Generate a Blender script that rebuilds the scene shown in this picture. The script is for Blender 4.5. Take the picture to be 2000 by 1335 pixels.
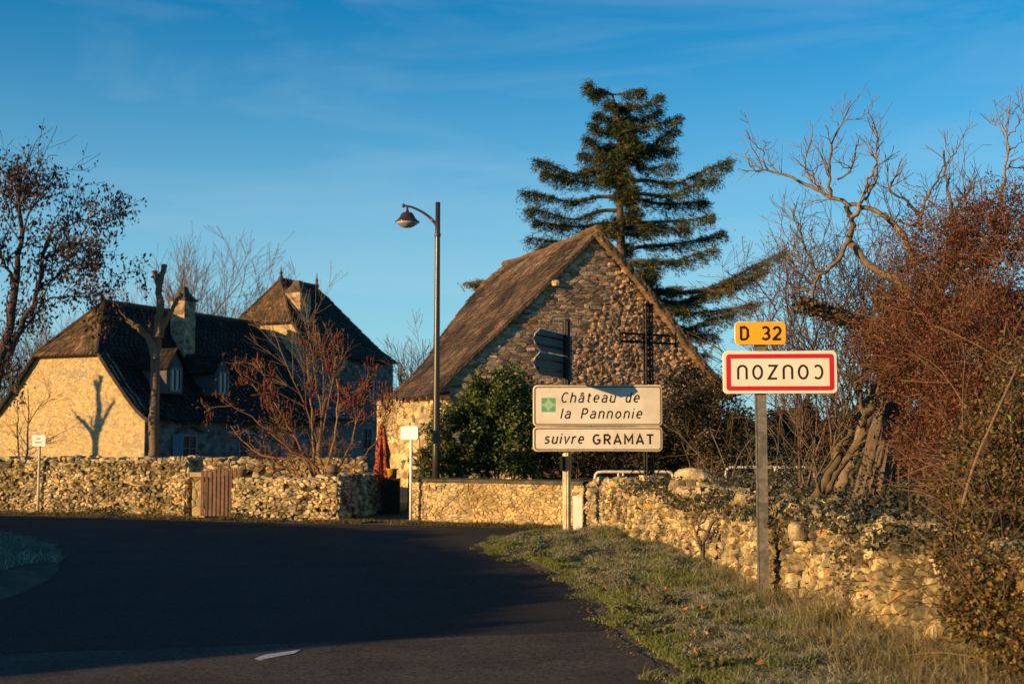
import bpy, math, random
import numpy as np
from mathutils import Vector, noise
random.seed(7); rng = np.random.default_rng(7)
for o in list(bpy.data.objects): bpy.data.objects.remove(o)
S = bpy.context.scene
COL = S.collection
# ------------------------------------------------------------------ camera
F = 2500.0; CX, CY = 1000.0, 667.5; EYE = 1.3; PITCH = math.atan(200.5/F)
cam = bpy.data.cameras.new('camera'); co = bpy.data.objects.new('camera', cam); COL.objects.link(co)
cam.sensor_width = 36; cam.lens = 36*F/2000; cam.clip_end = 2000; cam.clip_start = .05
co.location = (0, 0, EYE); co.rotation_euler = (math.pi/2+PITCH, 0, 0)
cam.dof.use_dof = True; cam.dof.focus_distance = 12.5; cam.dof.aperture_fstop = 3.2
S.camera = co
# ------------------------------------------------------------------ sun and sky
AZ, EL = math.radians(56), math.radians(11)      # sun behind the camera and to the left
sv = Vector((-math.sin(AZ)*math.cos(EL), -math.cos(AZ)*math.cos(EL), math.sin(EL)))
sl = bpy.data.lights.new('sun', 'SUN'); so = bpy.data.objects.new('sun', sl); COL.objects.link(so)
sl.energy = 5.0; sl.angle = math.radians(.5); sl.color = (1, .635, .27)
so.rotation_euler = (-sv).to_track_quat('-Z', 'Y').to_euler(); so.location = (-30, -20, 20)
world = bpy.data.worlds.new('World'); S.world = world; world.use_nodes = True
wn = world.node_tree; wn.nodes.clear()
def N(nt, t, **k):
    n = nt.nodes.new(t)
    for a, b in k.items(): setattr(n, a, b)
    return n
sky = N(wn, 'ShaderNodeTexSky', sky_type='NISHITA', sun_disc=False)
sky.sun_elevation = EL; sky.sun_rotation = math.atan2(sv.x, sv.y); sky.air_density = 1.0; sky.dust_density = .15; sky.ozone_density = 3.2; sky.altitude = 200
hs = N(wn, 'ShaderNodeHueSaturation'); hs.inputs['Saturation'].default_value = 1.35
mulc = N(wn, 'ShaderNodeMixRGB', blend_type='MULTIPLY'); mulc.inputs[0].default_value = 1; mulc.inputs[2].default_value = (.80, 1.42, 1.32, 1)
tc = N(wn, 'ShaderNodeTexCoord'); mp = N(wn, 'ShaderNodeMapping'); mp.inputs['Scale'].default_value = (1.4, 1.4, 8); mp.inputs['Rotation'].default_value = (0, .30, 0); mp.inputs['Location'].default_value = (7.7, 1.3, .4)
nz = N(wn, 'ShaderNodeTexNoise'); nz.inputs['Scale'].default_value = 2.1; nz.inputs['Detail'].default_value = 7; nz.inputs['Roughness'].default_value = .55; nz.inputs['Distortion'].default_value = .6
cr = N(wn, 'ShaderNodeValToRGB'); cr.color_ramp.elements[0].position = .44; cr.color_ramp.elements[1].position = .72
cr.color_ramp.elements[1].color = (.20, .20, .20, 1)
mixc = N(wn, 'ShaderNodeMixRGB'); mixc.inputs[2].default_value = (4.2, 5.5, 6.4, 1)
bg = N(wn, 'ShaderNodeBackground'); bg.inputs['Strength'].default_value = .078
wo = N(wn, 'ShaderNodeOutputWorld')
L = wn.links.new
L(sky.outputs[0], hs.inputs['Color']); L(hs.outputs[0], mulc.inputs[1]); L(tc.outputs['Generated'], mp.inputs[0]); L(mp.outputs[0], nz.inputs['Vector'])
sx_ = N(wn, 'ShaderNodeSeparateXYZ'); L(tc.outputs['Generated'], sx_.inputs[0])
hz = N(wn, 'ShaderNodeMapRange', interpolation_type='SMOOTHSTEP'); hz.inputs['From Min'].default_value = -.05; hz.inputs['From Max'].default_value = .36; hz.inputs['To Min'].default_value = .85; hz.inputs['To Max'].default_value = 0; L(sx_.outputs['Z'], hz.inputs[0])
hm = N(wn, 'ShaderNodeMixRGB'); hm.inputs[2].default_value = (2.9, 5.0, 6.5, 1); L(hz.outputs[0], hm.inputs[0]); L(mulc.outputs[0], hm.inputs[1])
L(nz.outputs['Fac'], cr.inputs[0]); L(cr.outputs[0], mixc.inputs[0]); L(hm.outputs[0], mixc.inputs[1]); L(mixc.outputs[0], bg.inputs['Color']); L(bg.outputs[0], wo.inputs[0])
S.view_settings.view_transform = 'Standard'; S.view_settings.look = 'None'; S.view_settings.gamma = 1
S.view_settings.use_curve_mapping = False; S.view_settings.exposure = .65
S.render.engine = 'CYCLES'
# ------------------------------------------------------------------ helpers
cP, sP = math.cos(PITCH), math.sin(PITCH)
def ray(px, py):
    a, b = (px-CX)/F, -(py-CY)/F
    return np.array([a, cP-b*sP, sP+b*cP])
def at(px, py, Y):
    r = ray(px, py); return np.array([0, 0, EYE])+r*(Y/r[1])
def hit(px, py, A, n):
    r = ray(px, py); A = np.array(A, float); n = np.array(n, float); o = np.array([0, 0, EYE])
    return o+r*(np.dot(A-o, n)/np.dot(r, n))
def gnd(px, py, z=0): 
    r = ray(px, py); return np.array([0, 0, EYE])+r*((z-EYE)/r[2])
def nrm(v):
    v = np.asarray(v, float); return v/(np.linalg.norm(v)+1e-9)
def mk(name, V, Fc, mat, parent=None, tint=None, smooth=False, loc=None, kind=None, link=True):
    V = np.asarray(V, dtype=np.float32)
    if loc is not None: V = V-np.asarray(loc, dtype=np.float32)
    me = bpy.data.meshes.new(name)
    if isinstance(Fc, np.ndarray) and Fc.ndim == 2:
        nf, k = Fc.shape
        me.vertices.add(len(V)); me.vertices.foreach_set('co', V.ravel())
        me.loops.add(nf*k); me.loops.foreach_set('vertex_index', Fc.astype(np.int32).ravel())
        me.polygons.add(nf); me.polygons.foreach_set('loop_start', np.arange(0, nf*k, k, dtype=np.int32))
        me.polygons.foreach_set('loop_total', np.full(nf, k, dtype=np.int32)); me.update(calc_edges=True)
    else:
        me.from_pydata(V.tolist(), [], [list(map(int, f)) for f in Fc]); me.update()
    if tint is not None:
        t = np.asarray(tint, dtype=np.float32)
        if t.ndim == 1: t = np.tile(t, (len(V), 1))
        c = np.ones((len(V), 4), dtype=np.float32); c[:, :3] = t
        a = me.attributes.new('tint', 'FLOAT_COLOR', 'POINT'); a.data.foreach_set('color', c.ravel())
    if smooth: me.polygons.foreach_set('use_smooth', np.ones(len(me.polygons), dtype=bool))
    me.materials.append(mat)
    o = bpy.data.objects.new(name, me); COL.objects.link(o)
    if parent is not None: o.parent = parent
    if kind: o['kind'] = kind
    return o
def tag(o, label=None, cat=None, group=None, kind=None):
    if label: o['label'] = label
    if cat: o['category'] = cat
    if group: o['group'] = group
    if kind: o['kind'] = kind
    return o
def thing(name, label, cat, loc=(0, 0, 0), rz=0, group=None):
    o = bpy.data.objects.new(name, None); COL.objects.link(o); o.location = [float(c) for c in loc]; o.rotation_euler = (0, 0, rz)
    o.empty_display_size = .2
    return tag(o, label, cat, group)
class MB:
    def __init__(s): s.V = []; s.F = []; s.T = []; s.n = 0
    def add(s, V, Fc, t=None):
        V = np.asarray(V, float); s.V.append(V); s.F += [[i+s.n for i in f] for f in Fc]; s.n += len(V)
        s.T.append(np.tile(np.asarray(t if t is not None else (1, 1, 1), float), (len(V), 1)) if np.ndim(t) < 2 else t)
        return s
    def box(s, c, size, rz=0, t=None, rx=0):
        x, y, z = [k/2 for k in size]
        P = np.array([(a*x, b*y, d*z) for a in (-1, 1) for b in (-1, 1) for d in (-1, 1)])
        if rx: P = P@np.array([[1, 0, 0], [0, math.cos(rx), math.sin(rx)], [0, -math.sin(rx), math.cos(rx)]])
        R = np.array([[math.cos(rz), math.sin(rz), 0], [-math.sin(rz), math.cos(rz), 0], [0, 0, 1]])
        return s.add(P@R+np.array(c), [(0, 1, 3, 2), (4, 6, 7, 5), (0, 4, 5, 1), (2, 3, 7, 6), (0, 2, 6, 4), (1, 5, 7, 3)], t)
    def tube(s, P, r, n=6, t=None, cap=True):
        P = np.asarray(P, float); r = np.broadcast_to(np.asarray(r, float), (len(P),)); m = len(P)
        T = np.gradient(P, axis=0); T /= (np.linalg.norm(T, axis=1, keepdims=True)+1e-9)
        ref = np.array([0, 0, 1.]) if abs(T[0, 2]) < .9 else np.array([1., 0, 0])
        U = np.cross(T, ref); U /= (np.linalg.norm(U, axis=1, keepdims=True)+1e-6); W = np.cross(T, U)
        a = np.arange(n)*2*math.pi/n
        V = (P[:, None]+r[:, None, None]*(np.cos(a)[None, :, None]*U[:, None]+np.sin(a)[None, :, None]*W[:, None])).reshape(-1, 3)
        Fc = [(i*n+j, i*n+(j+1) % n, (i+1)*n+(j+1) % n, (i+1)*n+j) for i in range(m-1) for j in range(n)]
        if cap: Fc += [tuple(range(n))[::-1], tuple((m-1)*n+j for j in range(n))]
        return s.add(V, Fc, t)
    def lathe(s, c, prof, n=20, t=None):
        V = [(c[0]+r*math.cos(2*math.pi*j/n), c[1]+r*math.sin(2*math.pi*j/n), c[2]+z) for r, z in prof for j in range(n)]
        m = len(prof)
        Fc = [(i*n+j, i*n+(j+1) % n, (i+1)*n+(j+1) % n, (i+1)*n+j) for i in range(m-1) for j in range(n)]
        Fc += [tuple(range(n))[::-1], tuple((m-1)*n+j for j in range(n))]
        return s.add(V, Fc, t)
    def build(s, name, mat, parent=None, smooth=False, loc=None, kind=None):
        return mk(name, np.concatenate(s.V), s.F, mat, parent, np.concatenate(s.T), smooth, loc, kind)
# ------------------------------------------------------------------ materials
def mat(name, base, rough=.8, tint=False, nscale=0, namp=.3, bump=0, bscale=20, metal=0, bdist=.02, col2=None, c2scale=3, c2lo=.45, c2hi=.6, spec=.3, trans=0):
    m = bpy.data.materials.new(name); m.use_nodes = True; nt = m.node_tree; nt.nodes.clear(); l = nt.links.new
    b = N(nt, 'ShaderNodeBsdfPrincipled'); out = N(nt, 'ShaderNodeOutputMaterial'); tcn = N(nt, 'ShaderNodeTexCoord')
    b.inputs['Roughness'].default_value = rough; b.inputs['Metallic'].default_value = metal
    b.inputs['Specular IOR Level'].default_value = spec
    rgb = N(nt, 'ShaderNodeRGB'); rgb.outputs[0].default_value = (*base, 1); c = rgb.outputs[0]
    geo = N(nt, 'ShaderNodeNewGeometry'); vec = geo.outputs['Position']
    if col2:
        n2 = N(nt, 'ShaderNodeTexNoise'); n2.inputs['Scale'].default_value = c2scale; n2.inputs['Detail'].default_value = 6; l(vec, n2.inputs['Vector'])
        r2 = N(nt, 'ShaderNodeValToRGB'); r2.color_ramp.elements[0].position = c2lo; r2.color_ramp.elements[1].position = c2hi; l(n2.outputs['Fac'], r2.inputs[0])
        mx = N(nt, 'ShaderNodeMixRGB'); l(r2.outputs[0], mx.inputs[0]); l(c, mx.inputs[1]); mx.inputs[2].default_value = (*col2, 1); c = mx.outputs[0]
    if tint:
        a = N(nt, 'ShaderNodeAttribute', attribute_name='tint'); mx = N(nt, 'ShaderNodeMixRGB', blend_type='MULTIPLY'); mx.inputs[0].default_value = 1
        l(c, mx.inputs[1]); l(a.outputs['Color'], mx.inputs[2]); c = mx.outputs[0]
    if nscale:
        n1 = N(nt, 'ShaderNodeTexNoise'); n1.inputs['Scale'].default_value = nscale; n1.inputs['Detail'].default_value = 8; n1.inputs['Roughness'].default_value = .65; l(vec, n1.inputs['Vector'])
        mr = N(nt, 'ShaderNodeMapRange'); mr.inputs['From Min'].default_value = .3; mr.inputs['From Max'].default_value = .7; mr.inputs['To Min'].default_value = 1-namp; mr.inputs['To Max'].default_value = 1+namp; l(n1.outputs['Fac'], mr.inputs[0])
        mx = N(nt, 'ShaderNodeMixRGB', blend_type='MULTIPLY'); mx.inputs[0].default_value = 1; l(c, mx.inputs[1]); l(mr.outputs[0], mx.inputs[2]); c = mx.outputs[0]
    l(c, b.inputs['Base Color'])
    if bump:
        nb = N(nt, 'ShaderNodeTexNoise'); nb.inputs['Scale'].default_value = bscale; nb.inputs['Detail'].default_value = 7; nb.inputs['Roughness'].default_value = .7; l(vec, nb.inputs['Vector'])
        bp = N(nt, 'ShaderNodeBump'); bp.inputs['Strength'].default_value = bump; bp.inputs['Distance'].default_value = bdist; l(nb.outputs['Fac'], bp.inputs['Height']); l(bp.outputs[0], b.inputs['Normal'])
    if trans:
        tr = N(nt, 'ShaderNodeBsdfTranslucent'); l(c, tr.inputs[0]); ms = N(nt, 'ShaderNodeMixShader'); ms.inputs[0].default_value = trans
        l(b.outputs[0], ms.inputs[1]); l(tr.outputs[0], ms.inputs[2]); l(ms.outputs[0], out.inputs[0])
    else: l(b.outputs[0], out.inputs[0])
    return m
M = dict(
 stone=mat('limestone', (.58, .445, .245), .9, True, 18, .5, 1, 60, bdist=.02, col2=(.17, .14, .10), c2scale=4, c2lo=.46, c2hi=.68),
 gable=mat('gable_limestone', (.38, .27, .175), .9, True, 9, .3, .9, 30, bdist=.015, col2=(.22, .16, .12), c2scale=2.5, c2lo=.5, c2hi=.7),
 pale=mat('pale_limestone', (.53, .385, .19), .9, True, 7, .2, .6, 25, bdist=.01, col2=(.40, .33, .22), c2scale=1.2, c2lo=.5, c2hi=.7),
 core=mat('dark_gap_core', (.035, .028, .018), 1, False, 12, .4, .8, 25),  # near-black, so gaps between dry stones read as deep shade
 mortar=mat('lime_mortar', (.40, .29, .15), 1, False, 12, .3, .8, 25),
 coping=mat('mossy_coping', (.10, .085, .06), .95, False, 10, .5, .9, 20, col2=(.05, .06, .03), c2scale=4),
 tile=mat('brown_roof_tile', (.105, .070, .046), .85, True, 6, .35, .6, 40, col2=(.05, .042, .028), c2scale=1.4, c2lo=.45, c2hi=.62),
 shadetile=mat('shaded_roof_tile', (.022, .018, .015), .9, True, 5, .4, .6, 30, col2=(.014, .013, .010), c2scale=1.0),  # shade of the unlit slopes put into the tile colour; sunlit hips stay brown
 slate=mat('grey_roof_tile', (.10, .095, .10), .8, True, 5, .3, .5, 30),
 asphalt=mat('asphalt', (.034, .030, .027), .95, False, 45, 1.0, 1, 60, bdist=.14, col2=(.024, .022, .021), c2scale=1.1),
 oldasphalt=mat('worn_asphalt', (.115, .095, .078), .95, False, 45, 1.0, 1, 60, bdist=.14, col2=(.060, .052, .046), c2scale=1.6, c2lo=.4, c2hi=.7),
 gravel=mat('gravel', (.12, .10, .08), .95, False, 60, .7, 1, 90, bdist=.02, col2=(.06, .06, .035), c2scale=2.5),
 earth=mat('earth', (.055, .05, .025), 1, False, 20, .6, 1, 30, bdist=.03, col2=(.09, .075, .045), c2scale=2),
 field=mat('field_grass', (.045, .055, .02), 1, False, 3, .4, .6, 10, col2=(.07, .07, .03), c2scale=.3),
 leaf=mat('foliage', (1, 1, 1), .55, True, trans=.25, spec=.35),
 needle=mat('needles', (1, 1, 1), .7, True, trans=.1, spec=.2),
 grass=mat('grass_blades', (1, 1, 1), .6, True, trans=.25, spec=.2),
 bark=mat('bark', (1, 1, 1), .9, True, 25, .35, .9, 60, bdist=.01),
 paint_line=mat('road_paint', (.42, .42, .42), .8, False, 40, .5, .4, 80),
 pole=mat('lamp_pole_paint', (.06, .05, .04), .32, metal=.5, nscale=8, namp=.15, spec=.5),
 lampm=mat('lamp_bronze', (.085, .045, .035), .35, metal=.5, spec=.5),
 glass=mat('lamp_glass', (.35, .36, .36), .15, spec=.7),
 galv=mat('galvanised_steel', (.21, .19, .165), .6, metal=.45, nscale=30, namp=.35, bump=.3, bscale=80, bdist=.002, col2=(.13, .12, .10), c2scale=9),
 cream=mat('cream_sign_face', (.70, .64, .55), .45, nscale=6, namp=.06, spec=.4),
 cream2=mat('grey_cream_sign_face', (.64, .59, .51), .45, nscale=3, namp=.10, spec=.4, col2=(.56, .50, .41), c2scale=2),
 red=mat('sign_red', (.48, .012, .015), .4, nscale=9, namp=.08, spec=.4),
 yellow=mat('sign_yellow', (.85, .36, .012), .4, nscale=9, namp=.06, spec=.4),
 black=mat('sign_black', (.012, .011, .01), .5),
 bronze=mat('sign_frame', (.16, .10, .055), .6, nscale=10, namp=.2),
 green=mat('emblem_green', (.12, .30, .15), .5), green2=mat('emblem_pale_green', (.28, .46, .30), .5),
 greyback=mat('sign_back_grey', (.030, .027, .023), .55, metal=.3, nscale=8, namp=.25),
 iron=mat('wrought_iron', (.018, .015, .014), .6, metal=.4, nscale=20, namp=.3),
 white=mat('white_paint', (.86, .84, .76), .5, nscale=7, namp=.08),
 cpost=mat('cream_post_paint', (.62, .56, .38), .5, nscale=6, namp=.2, col2=(.45, .38, .22), c2scale=5),
 railp=mat('rail_paint', (.60, .55, .42), .55, nscale=12, namp=.25),
 wood=mat('weathered_boards', (.15, .085, .06), .85, True, 12, .4, .5, 40),
 barrel=mat('barrel_wood', (.16, .10, .06), .8, False, 15, .35, .4, 30),
 ochre=mat('ochre_glaze', (.5, .27, .04), .5, nscale=6, namp=.15), dark=mat('dark_plastic', (.02, .02, .02), .6),
 redcloth=mat('red_canvas', (.40, .085, .04), .85, nscale=8, namp=.25, bump=.4, bscale=12, bdist=.03),
 blue=mat('blue_shutter_paint', (.05, .13, .20), .6, nscale=6, namp=.15), frame=mat('window_frame_paint', (.16, .16, .17), .6),
 pane=mat('window_glass', (.015, .018, .022), .08, spec=.8), plaster=mat('grey_render', (.10, .09, .085), .9, nscale=6, namp=.2),
 shadestone=mat('shaded_front_limestone', (.15, .14, .13), .9, True, 5, .25, .8, 25, col2=(.17, .16, .15), c2scale=1.5),  # darker grey copy of the limestone, shade of the fronts put into its colour
)
# ------------------------------------------------------------------ generators
def clip_poly(P, nx, ny, d):
    out = []; n = len(P)
    for i in range(n):
        a = P[i]; b = P[(i+1) % n]; da = a[0]*nx+a[1]*ny-d; db = b[0]*nx+b[1]*ny-d
        if da <= 0: out.append(a)
        if (da < 0 < db) or (db < 0 < da):
            k = da/(da-db); out.append((a[0]+(b[0]-a[0])*k, a[1]+(b[1]-a[1])*k))
    return out
def voronoi_stones(mapper, W, H, a, b, region=None, gap=.06, proud=.03, seed=0, drop=.2, jit=.47, tints=None, topfn=None, rough=.8, holes=0.0, clsfn=None):
    """irregular rubble in wall coordinates (s, t); mapper(s, t, n) -> 3D point. Returns list of (V, F, tint, area)."""
    R = random.Random(seed); nx, ny = int(W/a)+3, int(H/b)+3; pts = {}
    for j in range(-1, ny):
        for i in range(-1, nx):
            if R.random() < drop: continue
            pts[(i, j)] = ((i+.5*(j % 2)+.25+R.uniform(-jit, jit)), (j+.5+R.uniform(-jit, jit)))
    out = []
    for (i, j), (px, py) in pts.items():
        P = [(px-1.6, py-1.6), (px+1.6, py-1.6), (px+1.6, py+1.6), (px-1.6, py+1.6)]
        for dj in range(-2, 3):
            for di in range(-2, 3):
                q = pts.get((i+di, j+dj))
                if q is None or (di == 0 and dj == 0): continue
                ex, ey = q[0]-px, q[1]-py; P = clip_poly(P, ex, ey, ex*(px+q[0])/2+ey*(py+q[1])/2)
                if len(P) < 3: break
            if len(P) < 3: break
        if len(P) < 3: continue
        P = [(x*a, y*b) for x, y in P]
        reg = region or [(0, 0), (W, 0), (W, H), (0, H)]
        cx, cy = sum(p[0] for p in reg)/len(reg), sum(p[1] for p in reg)/len(reg)
        for k in range(len(reg)):
            p, q = reg[k], reg[(k+1) % len(reg)]; ex, ey = q[1]-p[1], -(q[0]-p[0]); d = ex*p[0]+ey*p[1]
            if ex*cx+ey*cy > d: ex, ey, d = -ex, -ey, -d
            P = clip_poly(P, ex, ey, d)
            if len(P) < 3: break
        if len(P) < 3: continue
        mx, my = sum(p[0] for p in P)/len(P), sum(p[1] for p in P)/len(P)
        if topfn and my > topfn(mx): continue
        if clsfn and not clsfn(mx, my): continue
        # merge near-duplicate corners
        Q = []
        for p in P:
            if not Q or math.hypot(p[0]-Q[-1][0], p[1]-Q[-1][1]) > .16*b: Q.append(p)
        if len(Q) > 2 and math.hypot(Q[0][0]-Q[-1][0], Q[0][1]-Q[-1][1]) < .16*b: Q.pop()
        if len(Q) < 3: continue
        P = Q; n = len(P); ar = abs(sum(P[k][0]*P[(k+1) % n][1]-P[(k+1) % n][0]*P[k][1] for k in range(n)))/2
        if ar < .12*a*b: continue
        if holes and R.random() < holes: continue
        pr = proud*R.uniform(.35, 1.25); tx, ty = R.uniform(-rough, rough)*proud/a*1.6, R.uniform(-rough, rough)*proud/b*1.6
        rings = []
        for sc, h in ((1-gap, -proud*.6), (1-gap*1.4, pr*.55), (.78+R.uniform(-.14, .08), pr)):
            for (x, y) in P:
                jx, jy = R.uniform(-.05, .05)*a, R.uniform(-.05, .05)*b
                x2, y2 = mx+(x-mx)*sc+jx*(sc < .9), my+(y-my)*sc+jy*(sc < .9)
                hh = h+((x2-mx)*tx+(y2-my)*ty + R.uniform(-.2, .2)*pr)*(h > 0)
                rings.append(mapper(x2, y2, hh))
        V = rings; Fc = []
        for r in range(2):
            for k in range(n): Fc.append((r*n+k, r*n+(k+1) % n, (r+1)*n+(k+1) % n, (r+1)*n+k))
        ct = np.mean([V[2*n+k] for k in range(n)], axis=0)+(np.array(mapper(mx, my, pr))-np.array(mapper(mx, my, 0)))*R.uniform(-.15, .5); V = V+[tuple(ct)]
        Fc += [(2*n+k, 2*n+(k+1) % n, 3*n) for k in range(n)]
        br = R.uniform(.5, 1.35); t = np.array((br*R.uniform(.95, 1.05), br, br*R.uniform(.86, 1.06)))
        if R.random() < .12: t *= (.55, .55, .6)
        if R.random() < .08: t *= (1.05, .82, .6)
        if tints: t = tints(R, mx, my, t)
        out.append((V, Fc, t, ar))
    return out
def pieces(root, name, items, m, limit=300, loc=None, key=None, fix=True):
    """largest `limit` pieces as single parts, the rest as one joined part"""
    loc = np.array(root.location) if loc is None else np.array(loc)
    items = sorted(items, key=key or (lambda it: -it[3]))
    for V, Fc, t, _ in items[:limit]:
        V = np.asarray(V, float); c = V.mean(0)
        o = mk(name, V, Fc, m, root, t, loc=c); o.location = c-loc
    if len(items) > limit:
        b = MB()
        for V, Fc, t, _ in items[limit:]: b.add(V, Fc, t)
        b.build(name, m, root, loc=loc, kind='stuff')
def path_mapper(pts, thick=0, z0=0, bulge=None):
    P = np.array(pts, float); seg = np.linalg.norm(np.diff(P, axis=0), axis=1); cum = np.concatenate([[0], np.cumsum(seg)])
    def f(s, t, n):
        x, y = np.interp(s, cum, P[:, 0]), np.interp(s, cum, P[:, 1])
        x1, y1 = np.interp(s+.2, cum, P[:, 0]), np.interp(s+.2, cum, P[:, 1]); x0, y0 = np.interp(s-.2, cum, P[:, 0]), np.interp(s-.2, cum, P[:, 1])
        T = nrm((x1-x0, y1-y0)); nn = (T[1], -T[0])         # to the right of travel
        q = n-thick*t+(bulge(s, t) if bulge else 0)
        return (x+nn[0]*q, y+nn[1]*q, z0+t)
    return f, cum[-1]
def wall(name, label, pts, H, a, b, m, depth=.45, seed=1, capm=None, capsize=.22, proud=.03, coping=False, topn=.05, corem=None, limit=300, z0=0, bulge=None, capz=.08, ends=(False, False), key=None, tints=None):
    """path runs so that the visible face is on its right-hand side"""
    root = thing(name, label, 'wall', (pts[0][0], pts[0][1], z0)); loc = np.array(root.location)
    f, W = path_mapper(pts, .04, z0, bulge)
    tf = lambda s: H+topn*(noise.noise((s*1.3, seed*3.1, 0))+.6*noise.noise((s*4.1, seed, 5)))
    it = voronoi_stones(f, W, H+topn, a, b, seed=seed, proud=proud, holes=0 if coping else .045, topfn=None if coping else (lambda s: tf(s)-.01), tints=tints)
    bmb = MB(); n = int(W/.25)+2; V = []; 
    for i in range(n):
        s = W*i/(n-1); h = (H if coping else tf(s)-.05)
        for (q, t) in ((-.012, 0), (-.012, h), (-depth, h), (-depth, 0)): V.append(f(s, t, q))
    Fc = [(i*4+k, i*4+(k+1) % 4, (i+1)*4+(k+1) % 4, (i+1)*4+k) for i in range(n-1) for k in range(4)]+[(0, 1, 2, 3), tuple(4*(n-1)+k for k in (3, 2, 1, 0))]
    bmb.add(V, Fc); bmb.build('core', corem or M['core'], root, loc=loc)
    # far face and ends, coarser
    R = random.Random(seed+50)
    g, _ = path_mapper(pts, .04, z0)
    back = voronoi_stones(lambda s, t, q: f(s, t, -depth-q), W, H, a*1.6, b*1.6, seed=seed+9, proud=proud)
    for e, s0 in ((0, 0.0), (1, W)):
        if ends[e]:
            sg = -1 if e == 0 else 1
            def fe(s, t, q, s0=s0, sg=sg):
                p0 = np.array(f(s0, t, -s)); d = np.array(f(s0+sg*.1, t, -s))-p0 if 0 < s0+sg*.1 < W else -(np.array(f(s0-sg*.1, t, -s))-p0)
                return tuple(p0+nrm(d)*q)
            it += voronoi_stones(fe, depth, H, a, b, seed=seed+20+e, proud=proud)
    pieces(root, 'stone', it, m, limit, loc, key)
    if back:
        bb = MB(); [bb.add(v, ff, t) for v, ff, t, _ in back]; bb.build('back_stones', m, root, loc=loc, kind='stuff')
    if coping:
        V = []
        for i in range(n):
            s = W*i/(n-1); w1 = .035+.012*noise.noise((s*3, 1, seed)); dz = .012*noise.noise((s*2.2, 4, seed))
            for (q, t) in ((w1, H+.004), (w1+.01, H+.03), (w1-.01, H+.055), (-depth/2, H+.075), (-depth-.03, H+.05), (-depth-.03, H+.004)): V.append(f(s, t+dz*(t > H+.01), q))
        Fc = [(i*6+k, i*6+(k+1) % 6, (i+1)*6+(k+1) % 6, (i+1)*6+k) for i in range(n-1) for k in range(6)]+[tuple(range(6))[::-1], tuple(6*(n-1)+k for k in range(6))]
        mk('coping', V, Fc, capm or M['coping'], root, loc=loc)
    else:
        s = 0; caps = []
        while s < W:
            w = capsize*R.uniform(.45, 1.5); q = 0.0
            while q < depth:
                d = capsize*R.uniform(.7, 1.3); h = capz*R.uniform(.5, 1.5)
                caps.append(rock_at(f, s+w/2, tf(s+w/2)-.03, -min(q+d/2, depth-d/3), w*.5, d*.5, h, R)); q += d
            s += w
        pieces(root, 'cap_stone', caps, capm or m, 120, loc, key)
    return root
ROCK = []
def _mkrock():
    fs = []; V = []
    N_ = 3
    idx = {}
    def vid(p):
        if p not in idx: idx[p] = len(V); V.append(p)
        return idx[p]
    for ax in range(3):
        for sg in (-1, 1):
            for i in range(-1, 1):
                for j in range(-1, 1):
                    q = []
                    for (u, v) in ((i, j), (i+1, j), (i+1, j+1), (i, j+1)):
                        p = [0, 0, 0]; p[ax] = sg; p[(ax+1) % 3] = u; p[(ax+2) % 3] = v; q.append(vid(tuple(p)))
                    fs.append(tuple(q if sg > 0 else q[::-1]))
    return np.array(V, float), fs
RV, RF = _mkrock()
def rock_verts(R, k=.22):
    V = RV.copy(); ln = np.linalg.norm(V, axis=1, keepdims=True); V = V/ln**.55
    V += np.array([[R.uniform(-k, k) for _ in range(3)] for _ in V]); return V
def rock_at(f, s, t, q, sx, sy, sz, R, t0=None):
    V = rock_verts(R); a = R.uniform(-.3, .3); c, d = math.cos(a), math.sin(a)
    P = [f(s+(v[0]*c-v[1]*d)*sx, t+v[2]*sz*.5+sz*.3, q+(v[0]*d+v[1]*c)*sy) for v in V]
    br = R.uniform(.6, 1.15) if t0 is None else t0; return (P, RF, np.array((br, br, br*R.uniform(.85, 1.0))), sx*sy*4)
def tile_rows(Lf, Rf, nrow, tw, R, lift=.035, th=.018, v0=0, v1=1, colfn=None):
    """plain tiles laid in courses. Lf(v), Rf(v): end points of a course at height v (0 eave, 1 ridge)"""
    items = []
    for j in range(nrow+1):
        va = v0+(v1-v0)*j/nrow; vb = min(va+(v1-v0)*1.35/nrow, v1)
        A, B, C, D = (np.array(p, float) for p in (Lf(va), Rf(va), Rf(vb), Lf(vb)))
        w = np.linalg.norm(B-A)
        if w < tw*.4 or vb-va < 1e-4: continue
        nn = nrm(np.cross(B-A, D-A)); nn = nn if nn[2] > 0 else -nn; n = max(1, int(w/tw)); off = R.uniform(0, .5); row = R.uniform(-.004, .004)
        for i in range(n+1):
            s0, s1 = (i-off)/n+.004, (i+1-off)/n-.004; s0, s1 = max(s0, 0), min(s1, 1)
            if s1-s0 < .25/n: continue
            dj = R.uniform(-.006, .010); l2 = lift*R.uniform(.6, 1.35)+row; wv = .012*noise.noise((j*.37, i*.21, 3))
            dn = nrm(A-D)*R.uniform(-.012, .02)
            low0, low1 = A+(B-A)*s0+nn*(l2+wv)+dn, A+(B-A)*s1+nn*(l2+dj+wv)+dn; up1, up0 = D+(C-D)*s1+nn*(.004+wv), D+(C-D)*s0+nn*(.004+wv)
            V = [low0, low1, up1, up0]+[p-nn*th for p in (low0, low1, up1, up0)]
            t = R.uniform(.55, 1.35); tt = np.array((t, t*R.uniform(.9, 1.05), t*R.uniform(.85, 1.1)))
            q = R.random()
            if q < .05: tt = np.array((2.0, 1.9, 1.8))*R.uniform(.8, 1.1)
            elif q < .14: tt = np.array((1.5, 1.0, .75))
            if colfn: tt = colfn(tt, s0, va, R)
            items.append((V, [(0, 1, 2, 3), (7, 6, 5, 4), (0, 4, 5, 1), (1, 5, 6, 2), (2, 6, 7, 3), (3, 7, 4, 0)], tt, (s1-s0)*w))
    return items
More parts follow.
